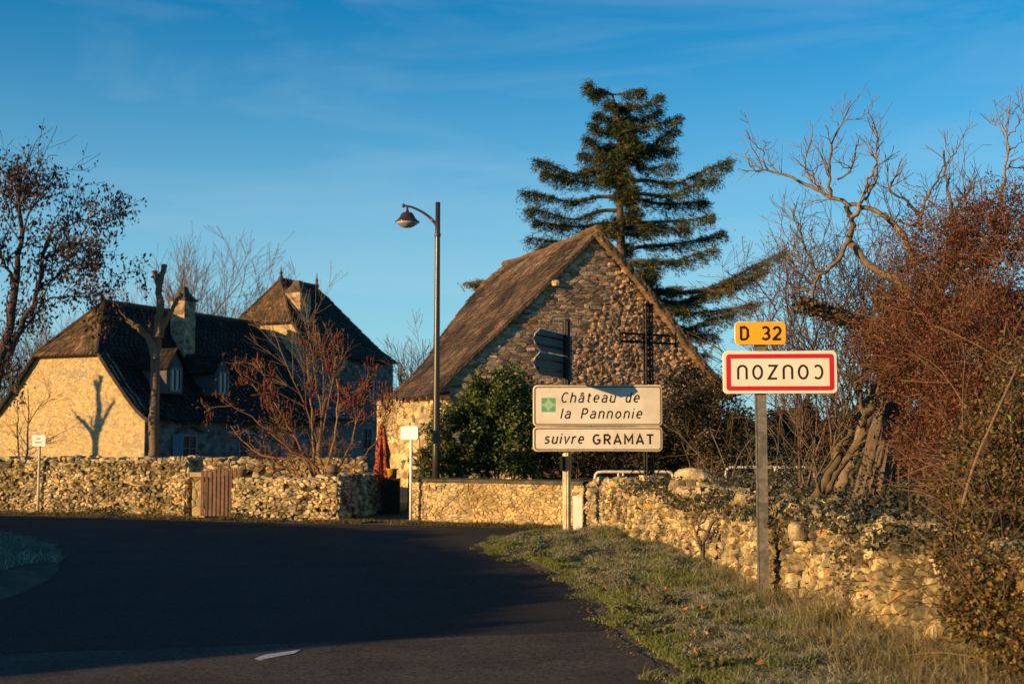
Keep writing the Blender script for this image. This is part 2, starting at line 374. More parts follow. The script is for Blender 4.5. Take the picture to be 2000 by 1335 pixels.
def sheet_rows(Lf, Rf, n=10, drop=.03):
    V = []; 
    for j in range(n+1):
        a, b = Lf(j/n), Rf(j/n); V += [(a[0], a[1], a[2]-drop), (b[0], b[1], b[2]-drop)]
    return V, [(2*j, 2*j+1, 2*j+3, 2*j+2) for j in range(n)]
def curve3(pts, n=30):
    """smooth curve through points -> function v in 0..1 (piecewise linear on Catmull-Rom samples)"""
    P = [np.array(p, float) for p in pts]; P = [2*P[0]-P[1]]+P+[2*P[-1]-P[-2]]; out = []
    for i in range(1, len(P)-2):
        for k in range(8):
            t = k/8; out.append(.5*((2*P[i])+(-P[i-1]+P[i+1])*t+(2*P[i-1]-5*P[i]+4*P[i+1]-P[i+2])*t*t+(-P[i-1]+3*P[i]-3*P[i+1]+P[i+2])*t**3))
    out.append(P[-2]); out = np.array(out)
    d = np.concatenate([[0], np.cumsum(np.linalg.norm(np.diff(out, axis=0), axis=1))]); d /= d[-1]
    return lambda v: np.array([np.interp(v, d, out[:, k]) for k in range(3)])
# leaves -----------------------------------------------------------
def pal(cols, n, var=.25):
    c = np.array(cols)[rng.integers(0, len(cols), n)]; return np.clip(c*rng.uniform(1-var, 1+var, (n, 1))*rng.uniform(.92, 1.08, (n, 3)), 0, 1)
def leafmesh(C, size, cols, axis=None, width=.5, spread=1.0, var=.3, fold=.15):
    C = np.asarray(C, float); n = len(C); ax = rng.normal(size=(n, 3))*spread
    if axis is not None: ax += np.asarray(axis)
    ax /= np.linalg.norm(ax, axis=1, keepdims=True)+1e-9; u = np.cross(ax, rng.normal(size=(n, 3))); u /= np.linalg.norm(u, axis=1, keepdims=True)+1e-9; w = np.cross(ax, u)
    sz = (np.asarray(size)*rng.uniform(.6, 1.35, n))[:, None]
    V = np.stack([C-ax*sz*.5, C+u*sz*width*.5+w*sz*fold, C+ax*sz*.5, C-u*sz*width*.5+w*sz*fold], 1).reshape(-1, 3)
    return V, np.arange(n*4).reshape(n, 4), np.repeat(pal(cols, n, var), 4, axis=0)
def leaves(name, root, C, size, cols, m=None, **k):
    V, Fc, T = leafmesh(C, size, cols, **k); kind = k.get('kind')
    return mk(name, V, Fc, m or M['leaf'], root, T, loc=np.array(root.location) if root else None)
def blob_points(n, c, r, lump=.35, shell=.55, seed=0, freq=1.6):
    d = rng.normal(size=(n, 3)); d /= np.linalg.norm(d, axis=1, keepdims=True); rad = shell+(1-shell)*rng.random(n)**.6
    k = np.array([1+lump*noise.noise(Vector(q)*freq+Vector((seed*7.3, 0, 0)))+lump*.5*noise.noise(Vector(q)*freq*2.7+Vector((0, seed*3.3, 0))) for q in d])
    return np.array(c)+d*(rad*k)[:, None]*np.array(r)
def grow(p, d, length, r, lv, out, tips, R, seg=.18, wig=.25, up=.1, kids=(3, 5), ratio=.62, ang=.7, minr=.002, spawn0=.25):
    p = np.array(p, float); d = nrm(d); n = max(3, int(length/seg)); P = [p.copy()]; 
    for i in range(n):
        d = nrm(d+np.array([R.gauss(0, wig), R.gauss(0, wig), R.gauss(0, wig)])*.5+np.array([0, 0, up])); p = p+d*length/n; P.append(p.copy())
    P = np.array(P); rr = np.linspace(r, max(minr, r*.45 if lv > 0 else minr), n+1); out.append((P, rr)); tips.append((P[-1], d))
    if lv > 0:
        for k in range(R.randint(*kids)):
            i = min(n-1, int((spawn0+(1-spawn0)*R.random())*n)); T = nrm(P[i+1]-P[i]); q = nrm(np.cross(T, [R.gauss(0, 1), R.gauss(0, 1), R.gauss(0, 1)])); a = ang*R.uniform(.6, 1.3)
            grow(P[i], T*math.cos(a)+q*math.sin(a), length*ratio*R.uniform(.6, 1.15), rr[i]*.62, lv-1, out, tips, R, seg, wig, up, kids, ratio, ang, minr, spawn0)
def branchmesh(name, root, lines, cols, n0=5, m=None):
    b = MB()
    for P, rr in lines: b.tube(P, rr, 3 if rr[0] < .012 else (4 if rr[0] < .035 else 8), random.choice(cols), cap=False)
    return b.build(name, m or M['bark'], root, True, np.array(root.location))
def limbs(defs, Y, R, scale=1, sprout=(1.2, .45, .012), lv=1, jy=.4, ratio=.6, ang=.8, up=.05, wig=.3, kids=(2, 4), minr=.003):
    """defs: (pixel polyline, radius0, radius1, sprouts); depth wanders per limb"""
    lines = []; tips = []
    for k, (pp, r0, r1, ns) in enumerate(defs):
        y0 = Y+R.uniform(-jy, jy)*.3; y1 = Y+R.uniform(-jy, jy); n = len(pp)
        P = [at(x, y, y0+(y1-y0)*i/max(1, n-1)) for i, (x, y) in enumerate(pp)]
        c = curve3(P); m = max(6, n*3); Q = np.array([c(i/m) for i in range(m+1)]); Q[1:] += np.array([[R.gauss(0, 1) for _ in range(3)] for _ in range(m)])*.012*scale
        rr = np.linspace(r0, r1, m+1)*np.array([R.uniform(.88, 1.15) for _ in range(m+1)]); lines.append((Q, rr)); tips.append((Q[-1], nrm(Q[-1]-Q[-2])))
        for _ in range(ns):
            i = R.randint(max(1, m//5), m-1); T = nrm(Q[i]-Q[i-1]); q = nrm(np.cross(T, [R.gauss(0, 1), R.gauss(0, .6), R.gauss(0, 1)])); a = ang*R.uniform(.6, 1.3)
            grow(Q[i], T*math.cos(a)+q*math.sin(a)+np.array([0, 0, .2]), sprout[1]*R.uniform(.5, 1.4), min(sprout[2], rr[i]*.8), lv, lines, tips, R, seg=sprout[1]/5, wig=wig, up=up, kids=kids, ratio=ratio, ang=ang, minr=minr)
    return lines, tips
# ================================================================== GROUND
def poly_sheet(name, pts, z, m, kind='structure', res=None, amp=0):
    me_pts = [(p[0], p[1], z) for p in pts]
    o = mk(name, me_pts, [tuple(range(len(me_pts)))], m, kind=kind); return o
g = 260; n = 60
xs = np.concatenate([np.linspace(-600, -25, 8), np.linspace(-24, 24, 41), np.linspace(25, 600, 8)]); ys = np.concatenate([np.linspace(-300, -10, 5), np.linspace(-9, 70, 60), np.linspace(75, 1200, 10)])
V = [(x, y, 0) for y in ys for x in xs]; nx = len(xs)
Fc = [(j*nx+i, j*nx+i+1, (j+1)*nx+i+1, (j+1)*nx+i) for j in range(len(ys)-1) for i in range(nx-1)]
mk('ground', V, Fc, M['field'], kind='structure')
# road: right edge, far edge, with ragged margins
redge = [(1.25, -8), (1.2, 0), (1.15, 5), (.98, 7), (.74, 8.7), (.70, 10), (.62, 11.5), (.35, 13.2), (0.0, 14.8), (-.35, 16.0), (-.5, 16.9), (-.25, 17.7), (.45, 18.1), (1.0, 18.4)]
fedge = [(1.12, 19.2), (.2, 20.1), (-1.3, 20.7), (-2.6, 21.1), (-4.2, 21.55), (-6, 22.3), (-8, 23.2), (-10, 24.0), (-14, 25.6), (-24, 30)]
def ragged(pts, amp, step=.12, seed=0):
    out = []
    for a, b in zip(pts[:-1], pts[1:]):
        a, b = np.array(a), np.array(b); L_ = np.linalg.norm(b-a); k = max(1, int(L_/step))
        for i in range(k):
            p = a+(b-a)*i/k; out.append((p[0]+amp*noise.noise((p[0]*3, p[1]*3, seed)), p[1]+amp*noise.noise((p[0]*3, p[1]*3, seed+9))))
    return out+[pts[-1]]
gr = ragged([(p[0]+.18, p[1]+(.05 if i > 9 else 0)) for i, p in enumerate(redge)], .06, seed=4)+ragged([(p[0], p[1]+.35) for p in fedge], .1, seed=8)+[(-26, 20), (-14, 14), (-9, 9.5), (-7, 0), (-6.5, -8)]
poly_sheet('gravel_margin', gr, .004, M['gravel'])
poly_sheet('road', ragged(redge, .13)+ragged(fedge, .12, seed=3)+[(-26, 22), (-14, 15), (-8, 10), (-6, 0), (-5.5, -8)], .008, M['asphalt'])
seam = ragged([(-8.5, 6.9), (-6, 7.35), (-2.45, 8.2), (0, 8.85), (.70, 9.05)], .05, seed=17)
near_edge = [p for p in ragged(redge, .13) if p[1] < 9.0][::-1]
poly_sheet('worn_road_surface', seam+near_edge+[(-5.6, -8), (-6.1, 0)], .0105, M['oldasphalt'])
p0, p1 = gnd(500, 1289), gnd(575, 1277)
mkp = [(p0[0], p0[1]-.02), (p0[0]+.42*.1, p0[1]-.08), (p1[0], p1[1]-.05), (p1[0]+.01, p1[1]+.10), (p0[0]+.04, p0[1]+.14)]
o = poly_sheet('road_marking', ragged(mkp+[mkp[0]], .02, .03)[:-1], .0145, M['paint_line'])
# right verge and left mound with relief
def verge_h(x, y): return .03+.09*(noise.noise((x*1.1, y*1.1, 0))+.4)+.05*noise.noise((x*3.5, y*3.5, 1))
W4 = [(1.12, 19.3), (1.38, 18.2), (1.66, 16.9), (1.92, 15.2), (2.12, 13.4), (2.16, 12.2), (2.14, 10.9), (2.2, 10.2), (2.36, 8.7), (2.55, 7.0), (2.8, 4.5), (3.1, 0.5)]
W3 = [(-1.75, 22.1), (-.4, 21.45), (1.12, 20.25)]
W1 = [(-18, 28.2), (-14, 26.6), (-10, 25.05), (-7.8, 24.1), (-5.9, 23.25)]
W2 = [(-4.86, 22.45), (-2.96, 21.85)]
rY = [p[1] for p in redge]; rX = [p[0] for p in redge]; wY = [p[1] for p in W4][::-1]; wX = [p[0] for p in W4][::-1]
def vstrip(y):
    return np.interp(y, rY, rX)+.12, np.interp(y, wY, wX)+.08
V = []; ny, nxx = 130, 22
for j in range(ny+1):
    y = 1+17.6*j/ny
    yy = min(y, 18.35); x0, x1 = np.interp(min(yy, 16.9), rY[:11], rX[:11])+.1, np.interp(yy, wY, wX)+.1
    if y > 16.9: x0 = -.42+(y-16.9)*.35
    for i in range(nxx+1):
        x = x0+(x1-x0)*i/nxx; e = min(1, min(i, 6)/3.0, (18.6-y)/.3); V.append((x+.05*noise.noise((x*4, y*4, 2))*(i == 0), y, max(.0045, .006+verge_h(x, y)*e)))
mk('verge', V, [(j*(nxx+1)+i, j*(nxx+1)+i+1, (j+1)*(nxx+1)+i+1, (j+1)*(nxx+1)+i) for j in range(ny) for i in range(nxx)], M['earth'], kind='structure', smooth=True)
mcx, mcy, mrx, mry = -7.55, 14.2, 2.55, 5.6
msh = lambda y: mcx-.36*(y-14.3)
def inm(x, y): return ((x-msh(y))/mrx)**2+((y-mcy)/mry)**2
V = [(mcx, mcy, .22)]; 
for k in range(1, 9):
    for j in range(40):
        a = 2*math.pi*j/40; q = k/8; y = mcy+mry*q*math.sin(a); x = msh(y)+mrx*q*math.cos(a); V.append((x, y, .010+.22*(1-q*q)*(1+.3*noise.noise((x, y, 0)))))
Fc = [(0, 1+j, 1+(j+1) % 40) for j in range(40)]+[(1+k*40+j, 1+(k+1)*40+j, 1+(k+1)*40+(j+1) % 40, 1+k*40+(j+1) % 40) for k in range(7) for j in range(40)]
mk('grass_mound', V, Fc, M['earth'], kind='structure', smooth=True)
# terrace behind the walls on the right
tv = []; 
for j in range(41):
    y = 1+23*j/40
    xw = (np.interp(y, wY, wX) if y < 19.3 else (np.interp(y, [19.3, 20.25, 20.9, 24], [1.3, 1.45, .8, -1.2]))) + .3
    for i in range(21):
        x = xw+(14-xw)*(i/20)**1.5; tv.append((x, y, .58+.12*noise.noise((x*.8, y*.8, 3))+.06*min(3, x-xw)))
mk('terrace_ground', tv, [(j*21+i, j*21+i+1, (j+1)*21+i+1, (j+1)*21+i) for j in range(40) for i in range(20)], M['earth'], kind='structure', smooth=True)
def terr(x, y): return .58+.12*noise.noise((x*.8, y*.8, 3))+.06*min(3, max(0, x-(np.interp(y, wY, wX)+.3)))
# ================================================================== WALLS
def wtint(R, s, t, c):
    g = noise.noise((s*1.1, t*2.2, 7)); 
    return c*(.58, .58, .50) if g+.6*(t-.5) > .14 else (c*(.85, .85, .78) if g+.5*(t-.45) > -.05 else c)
nearkey = lambda it: -(it[3]/(np.mean([v[1] for v in it[0]])**2)) if np.mean([v[1] for v in it[0]]) > 6.6 else 0
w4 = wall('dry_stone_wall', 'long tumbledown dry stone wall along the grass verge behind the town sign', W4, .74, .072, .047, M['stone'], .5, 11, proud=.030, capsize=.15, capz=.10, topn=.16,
     bulge=lambda s, t: .07*noise.noise((s*.7, t*1.5, 1))+.03*noise.noise((s*3, t*4, 6)), key=nearkey, tints=wtint)
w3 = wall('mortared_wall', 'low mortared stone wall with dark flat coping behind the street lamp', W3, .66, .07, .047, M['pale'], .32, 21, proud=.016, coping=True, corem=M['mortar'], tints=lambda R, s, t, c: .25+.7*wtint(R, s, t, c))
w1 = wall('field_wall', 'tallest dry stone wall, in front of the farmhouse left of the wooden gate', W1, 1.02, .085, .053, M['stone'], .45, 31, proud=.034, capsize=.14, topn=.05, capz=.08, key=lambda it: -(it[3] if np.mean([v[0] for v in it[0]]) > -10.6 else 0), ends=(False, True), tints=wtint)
w2 = wall('garden_wall', 'short sunlit dry stone wall between the wooden gate and the dark courtyard gap', W2, .70, .085, .050, M['stone'], .45, 41, proud=.034, capsize=.13, topn=.04, capz=.07, ends=(True, True))
wall('side_wall', 'dark dry stone wall going back along the courtyard gap', [(-2.99, 22.35), (-2.3, 25.6)], .74, .14, .09, M['stone'], .4, 51, proud=.03, topn=.04, capz=.07)
wall('back_wall', 'shaded stone wall at the back of the courtyard gap behind the red parasol', [(-2.1, 25.9), (.4, 25.2)], .8, .15, .1, M['stone'], .4, 52, proud=.03, topn=.04, capz=.07)
wall('yard_wall', 'shaded rubble wall set back behind the wooden gate', [(-7.0, 25.9), (-5.9, 25.4), (-2.9, 25.9)], 1.0, .13, .09, M['stone'], .4, 53, proud=.03, topn=.04, capz=.08)
# gate pier
pr = thing('gate_pier', 'squat stone pier with a flat cap between field wall and wooden gate', 'pier', (-5.62, 23.12, 0))
b = MB(); b.box((0, .2, .36), (.20, .4, .72)); b.build('core', M['mortar'], pr)
def pm(s, t, q): return (s-.125, -.01-q, t)
pieces(pr, 'stone', voronoi_stones(lambda s, t, q: (s-.12-5.62, .0-q+23.12, t), .24, .72, .16, .16, seed=3, proud=.02), M['pale'])
b = MB(); b.box((0.02, .2, .765), (.36, .5, .08)); b.build('cap', M['pale'], pr)
# ================================================================== HOUSES (left)
u = nrm((.42, .907, 0)); gd = nrm((-.907, .42, 0)); nf = -gd        # ridge direction, across-gable direction, front normal
up3 = np.array([0, 0, 1.])
def stonewall(root, O, Ud, W, H, a, b, m, seed, region=None, limit=300, proud=.02, back=.0, name='stone', tints=None):
    nn = nrm(np.cross(Ud, up3)); O = np.array(O, float)
    return voronoi_stones(lambda s, t, q: tuple(O+Ud*s+up3*t+nn*q), W, H, a, b, region=region, seed=seed, proud=proud, tints=tints, drop=.08, jit=.32)
def prism(root, name, outline, dirv, depth, m):
    """outline: list of 3D points, extruded along dirv"""
    n = len(outline); A = [np.array(p, float) for p in outline]; B = [p+np.array(dirv)*depth for p in A]
    return mk(name, A+B, [tuple(range(n))[::-1], tuple(range(n, 2*n))]+[(i, (i+1) % n, n+(i+1) % n, n+i) for i in range(n)], m, root, loc=np.array(root.location), tint=(1, 1, 1))
def half_hip_house(name, label, C0, Wd, ze, zc, zr, inset, setback, L_, tilem, wallm, gablem, seed, overl=.25, endhip=False, rowsF=26, tw=.2, flare=.28):
    """C0: near front corner at eave line; gable spans Wd along gd; zc: level where the gable is cut by the half hip"""
    C0 = np.array(C0, float); root = thing(name, label, 'house', (C0[0], C0[1], 0)); R = random.Random(seed); loc = np.array(root.location)
    def G(s, z, t=0): return np.array([C0[0], C0[1], 0])+gd*s+u*t+up3*z
    mid = Wd/2
    # concave verge profiles (s across, z up)
    prof = [(-overl, ze-.12), (.25, ze+.25), (inset*.55, ze+(zc-ze)*.52), (inset, zc)]
    def s_of(z):  # width inset for a height, continued to the ridge
        zz = [p[1] for p in prof]+[zr]; ss = [p[0] for p in prof]+[mid]; return np.interp(z, zz, ss)
    gable = [G(max(0, s), z) for s, z in prof[1:]]+[G(Wd-s, z) for s, z in prof[1:][::-1]]
    gable = [G(0, 0), G(0, ze)]+gable[0:]+[G(Wd, ze), G(Wd, 0)]
    prism(root, 'gable_wall', gable, u, .35, M['mortar'] if gablem is M['pale'] else gablem)
    prism(root, 'front_wall', [G(0, 0, .36), G(0, ze, .36), G(.4, ze, .36), G(.4, 0, .36)], u, L_-.36, wallm)
    prism(root, 'rear_wall', [G(Wd-.4, 0, .36), G(Wd-.4, ze, .36), G(Wd, ze, .36), G(Wd, 0, .36)], u, L_-.36, wallm)
    prism(root, 'end_wall', [G(.41, 0, L_-.36), G(.41, ze, L_-.36), G(Wd-.41, ze, L_-.36), G(Wd-.41, 0, L_-.36)], u, .35, wallm)
    # gable stones: wall coordinate runs from the far corner (left) to the near corner
    O = G(Wd, 0); regp = [(0, 0), (Wd, 0), (Wd, ze+.1), (Wd-inset*.55, ze+(zc-ze)*.52-.05), (Wd-inset, zc-.02), (inset, zc-.02), (inset*.55, ze+(zc-ze)*.52-.05), (0, ze+.1)]
    # split into two convex bands
    it = stonewall(root, O, -gd, Wd, zc, .12, .062, gablem, seed, tints=lambda R, s, t, c: .5+.5*c, region=[(0, 0), (Wd, 0), (Wd, ze+.1), (0, ze+.1)], proud=.007)
    zm = ze+(zc-ze)*.52
    it += stonewall(root, O, -gd, Wd, zc, .12, .062, gablem, seed+1, tints=lambda R, s, t, c: .5+.5*c, region=[(.1, ze+.11), (Wd-.1, ze+.11), (Wd-inset*.55-.02, zm), (inset*.55+.02, zm)], proud=.007)
    it += stonewall(root, O, -gd, Wd, zc, .12, .062, gablem, seed+2, tints=lambda R, s, t, c: .5+.5*c, region=[(inset*.55+.02, zm+.01), (Wd-inset*.55-.02, zm+.01), (Wd-inset, zc-.03), (inset, zc-.03)], proud=.007)
    pieces(root, 'stone', it, gablem, 300)
    zpts = [ze-.12, ze+.25, zm, zc, (zc+zr)/2-.05, zr]
    # parametrise by height so both edges stay level
    prof3 = curve3([G(s_of(z), z) for z in zpts]); zt = [prof3(k/40)[2] for k in range(41)]; zfun = lambda v: float(np.interp(v, np.linspace(0, 1, 41), zt))
    sfun = lambda v: float(np.interp(v, np.linspace(0, 1, 41), [np.dot(prof3(k/40)-np.array([C0[0], C0[1], 0]), gd) for k in range(41)]))
    def edge(v, side, rear=False):
        z, s = zfun(v), sfun(v); s2 = Wd-s if rear else s
        if side == 0: t = -.18 if z <= zc else -.18+(setback+.18)*(z-zc)/(zr-zc)
        else: t = L_+.15 if not endhip else (L_+.15)-(mid*.95)*max(0, (z-ze))/(zr-ze)
        return G(s2, z, t)
    for rear in (False, True):
        V, Fc = sheet_rows(lambda v: edge(v, 0, rear), lambda v: edge(v, 1, rear), 14, .03)
        mk('rear_slope' if rear else 'front_slope', V, Fc, M['core'], root, loc=loc)
    it = tile_rows(lambda v: edge(v, 0), lambda v: edge(v, 1), rowsF, tw, R)
    pieces(root, 'roof_tile', it, tilem, 200, key=lambda q: R.random())
    it = tile_rows(lambda v: edge(v, 1, True), lambda v: edge(v, 0, True), rowsF, tw*1.5, R); b = MB(); [b.add(v, f, t) for v, f, t, _ in it]; b.build('rear_roof_tiles', tilem, root, loc=loc, kind='stuff')
    # half hip
    apex = G(mid, zr, setback); hl = lambda v: G(Wd-inset+.05, zc-.1, -.25)*(1-v)+apex*v; hr = lambda v: G(inset-.05, zc-.1, -.25)*(1-v)+apex*v
    V, Fc = sheet_rows(hl, hr, 3, .03); mk('hip_slope', V, Fc, M['core'], root, loc=loc)
    it = tile_rows(hl, hr, 14, .15, R, lift=.03); b = MB(); [b.add(v, f, t*np.array((1.25, 1.1, .8))) for v, f, t, _ in it]; b.build('hip_tiles', M['tile'], root, loc=loc, kind='stuff')
    # ridge and hip caps, verge boards
    b = MB(); e0 = edge(1, 0); e1 = edge(1, 1); P = [e0*(1-k/12)+e1*k/12+up3*(.03+.015*noise.noise((k, seed, 0))) for k in range(13)]; b.tube(P, .085, 6)
    b.tube([hr(k/6)+up3*.03 for k in range(7)], .06, 6); b.tube([hl(k/6)+up3*.03 for k in range(7)], .06, 6); b.build('ridge_tiles', M['tile'], root, loc=loc)
    for rear in (False, True): b = MB(); b.tube([edge(k/14*.72, 0, rear)-up3*.05 for k in range(15)], .06, 4); b.build('rake_edge', M['tile'], root, loc=loc)
    b = MB()
    n = int((Wd-2*inset)/.16)
    for k in range(n): b.box(G(inset+(k+.5)*(Wd-2*inset)/n, zc-.08, -.12), (.08, .16, .07), math.atan2(gd[1], gd[0]))
    b.build('corbels', M['pale'], root, loc=loc)
    return root, G
A, GA = half_hip_house('farmhouse', 'long stone farmhouse with big sagging shaded roof and sunlit half-hipped gable, left', (-11.45, 40.0), 6.35, 2.2, 4.27, 6.06, 1.85, 1.5, 10.0, M['shadetile'], M['shadestone'], M['pale'], 5, rowsF=30, tw=.24)
B, GB = half_hip_house('tall_house', 'taller stone house with steep shaded roof and two finials behind the farmhouse', (-7.75, 50.7), 5.0, 4.95, 6.3, 8.1, 1.15, 1.0, 6.0, M['shadetile'], M['shadestone'], M['pale'], 6, endhip=True, rowsF=20, tw=.26)
frontang = math.atan2(u[1], u[0])
def front_window(root, G, t, z0, w, h, shutters=None, arch=False, z_front=-.02):
    loc = np.array(root.location); f = MB(); c = lambda dt, z, out: G(-out, z, t+dt)
    for dt, z, sx, sz in ((-w/2, z0+h/2, .07, h+.07), (w/2, z0+h/2, .07, h+.07), (0, z0, w-.07, .08), (0, z0+h, w-.07, .07), (0, z0+h/2, .035, h-.08), (0, z0+h*.6, w-.08, .03)):
        f.box(c(dt, z, .03+(.004 if sx < .04 or sz < .04 else 0)), (sx, .07, sz), frontang)
    fr = f.build('window', M['frame'], root, loc=loc)
    p = MB(); p.box(c(0, z0+h/2, .015), (w-.06, .02, h-.06), frontang); p.build('pane', M['pane'], fr, loc=loc)
    if shutters:
        for sd in shutters:
            s = MB(); s.box(c(sd*(w/2+.26), z0+h/2, .05), (.46, .04, h+.05), frontang); s.box(c(sd*(w/2+.26), z0+h*.2, .078), (.42, .018, .07), frontang); s.box(c(sd*(w/2+.26), z0+h*.8, .078), (.42, .018, .07), frontang)
            s.build('shutter', M['blue'], root, loc=loc)
# stones on the shaded front of the farmhouse
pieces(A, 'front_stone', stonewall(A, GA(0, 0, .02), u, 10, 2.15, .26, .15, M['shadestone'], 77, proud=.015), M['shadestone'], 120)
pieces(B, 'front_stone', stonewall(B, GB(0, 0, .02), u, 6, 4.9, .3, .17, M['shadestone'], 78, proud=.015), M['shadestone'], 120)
front_window(A, GA, 2.1, .55, .7, 1.05, shutters=(-1,))
front_window(A, GA, 5.2, .2, .9, 1.5)
front_window(A, GA, 8.0, .5, .7, 1.0, shutters=(-1, 1))
front_window(B, GB, 4.2, 3.2, .6, .9); front_window(B, GB, 3.8, .9, .7, 1.1)
def hood(root, G, t, z, w):
    P = [G(-.09, z+.22*math.sin(math.pi*k/10), t-w/2+w*k/10) for k in range(11)]; b = MB(); b.tube(P, .05, 5); b.build('arch_hood', M['tile'], root, loc=np.array(root.location))
hood(A, GA, 5.2, 1.75, 1.3); hood(A, GA, 2.1, 1.7, 1.3)
# dormers on the front slope
def dormer(root, G, t, z0, s_out, w=.8, h=1.25, seed=0):
    loc = np.array(root.location); O = lambda dt, z, s: G(s, z, t+dt)
    d = prism(root, 'dormer', [O(-w/2, z0, s_out), O(w/2, z0, s_out), O(w/2, z0+h*.7, s_out), O(0, z0+h+.15, s_out), O(-w/2, z0+h*.7, s_out)], gd, 1.7, M['plaster'])
    f = MB()
    for dt, z, sx, sz in ((-.24, z0+.45, .06, .76), (.24, z0+.45, .06, .76), (0, z0+.09, .42, .06), (0, z0+.81, .42, .06), (0, z0+.45, .03, .64)): f.box(O(dt, z, s_out-.03), (sx, .06, sz), frontang)
    fr = f.build('dormer_window', M['frame'], root, loc=loc); p = MB(); p.box(O(0, z0+.45, s_out-.012), (.44, .02, .7), frontang); p.build('pane', M['pane'], fr, loc=loc)
    R = random.Random(seed)
    for sg in (-1, 1):
        e = lambda v, s: O(sg*(w/2+.14)*(1-v), z0+h*.62+(h*.38+.25)*v, s)
        it = tile_rows(lambda v: e(v, s_out-.12), lambda v: e(v, s_out+1.9), 5, .2, R)
        b = MB(); [b.add(v, ff, tt) for v, ff, tt, _ in it]; b.build('dormer_roof_tiles', M['shadetile'], root, loc=loc, kind='stuff')
dormer(A, GA, 1.75, 2.95, .32, seed=1); dormer(A, GA, 4.25, 2.95, .32, seed=2)
# chimneys
def chimney(root, c, w, d, z0, z1, m, cap=True):
    loc = np.array(root.location); ang = math.atan2(gd[1], gd[0])
    b = MB(); b.box((c[0], c[1], (z0+z1)/2), (w, d, z1-z0), ang); ch = b.build('chimney', m, root, loc=loc)
    b = MB(); b.box((c[0], c[1], z1+.03), (w+.14, d+.14, .07), ang); 
    R = np.array([[math.cos(ang), math.sin(ang)], [-math.sin(ang), math.cos(ang)]])
    V = []
    for s_, z in ((1.05, z1+.065), (.55, z1+.28), (.32, z1+.50)):
        for a_, b_ in ((-1, -1), (1, -1), (1, 1), (-1, 1)):
            q = np.array((a_*w/2*s_, b_*d/2*s_))@R; V.append((c[0]+q[0], c[1]+q[1], z))
    b.add(V, [(0, 1, 5, 4), (1, 2, 6, 5), (2, 3, 7, 6), (3, 0, 4, 7), (4, 5, 9, 8), (5, 6, 10, 9), (6, 7, 11, 10), (7, 4, 8, 11), (8, 9, 10, 11)])
    b.build('chimney_cap', M['tile'], ch, loc=loc)
    # coursed stones on the two visible faces
    cc = np.array([c[0], c[1], z0]); it = []
    O1 = cc+gd*w/2-u*d/2; it += voronoi_stones(lambda s, t, q: tuple(O1-gd*s+up3*t-u*q), w, z1-z0, .2, .11, seed=4, proud=.012)
    O2 = cc-gd*w/2-u*d/2; it += voronoi_stones(lambda s, t, q: tuple(O2+u*s+up3*t-gd*q), d, z1-z0, .2, .11, seed=5, proud=.012)
    b = MB(); [b.add(v, f, t) for v, f, t, _ in it]; b.build('chimney_stones', M['gable'], ch, loc=loc, kind='stuff')
cA = GA(2.2, 0, 4.4); chimney(A, cA, .6, .6, 4.2, 6.35, M['mortar'])
cB = GB(1.55, 0, .9); chimney(B, cB, .75, .75, 5.6, 7.5, M['mortar'])
for t in (1.05, 3.7):
    q = GB(2.5, 8.1, t); b = MB(); b.lathe(q, [(.12, 0), (.09, .12), (.05, .22), (.075, .3), (.03, .4), (.01, .62)], 8); b.build('finial', M['tile'], B, loc=np.array(B.location))
# grey lower link roof between the two houses
lk = thing('link_building', 'low link with a pale grey tiled roof joining the farmhouse to the tall house', 'outbuilding', tuple(GA(0, 0, 10.2)))
Lw = lambda s, z, t: GA(s, z, 10.2+t)
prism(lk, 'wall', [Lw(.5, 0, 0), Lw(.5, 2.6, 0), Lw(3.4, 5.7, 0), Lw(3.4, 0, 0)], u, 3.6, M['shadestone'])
it = tile_rows(lambda v: Lw(.1+3.1*v, 2.3+3.6*v, -.02), lambda v: Lw(.1+3.1*v, 2.3+3.6*v, 3.8), 20, .24, random.Random(5)); pieces(lk, 'roof_tile', it, M['slate'], 150)
# ================================================================== BARN
g2 = nrm((.94, .35, 0)); u2 = nrm((-.35, .94, 0)); nB = nrm((.35, -.94, 0)); PB = (-1.6, 27.0, 0)
bn = thing('stone_barn', 'steep-roofed stone barn with rubble gable facing the road, centre', 'barn', (-1.6, 27.0, .3)); bl = np.array(bn.location)
hp = lambda px, py, off=0: hit(px, py, np.array(PB)+u2*off, nB)
vpx = [(849, 770), (872, 742), (925, 690), (1000, 619), (1075, 546), (1130, 490), (1170, 447)]
rpx = [(1432, 772), (1415, 748), (1370, 695), (1312, 617), (1262, 553), (1215, 497), (1170, 447)]
ovh = -.22
lv = [hp(x, y, -.05) for x, y in vpx]; rv = [hp(x, y, ovh) for x, y in rpx]
FARL = 6.3
fpx = [(747, 783), (768, 765), (822, 712), (872, 640), (925, 572), (960, 537), (985, 518)]
fl = [hp(x, y, FARL) for x, y in fpx]; lcur, rcur, fcur = curve3(lv), curve3(rv), curve3(fl)
ap = lv[-1]; rfar = fl[-1]
rf_ = [p+(rfar-ap)+(-u2*0) for p in rv]; rfcur = curve3(rf_)
R = random.Random(12)
def sag(v, s): return -.10*math.sin(math.pi*s)*math.sin(math.pi*min(1, v*.6+.4))
V, Fc = sheet_rows(lcur, fcur, 14, .04); mk('left_slope', V, Fc, M['core'], bn, loc=bl)
V, Fc = sheet_rows(rcur, rfcur, 14, .04); mk('right_slope', V, Fc, M['core'], bn, loc=bl)
def barncol(t, s, v, R):
    n = noise.noise((s*5, v*4, 2)); return t*(1.15+.7*max(0, n)+(.55 if v > .82 else 0)) if n > -.1 else t*.72
it = tile_rows(lcur, fcur, 40, .15, R, lift=.022, th=.014, colfn=barncol)
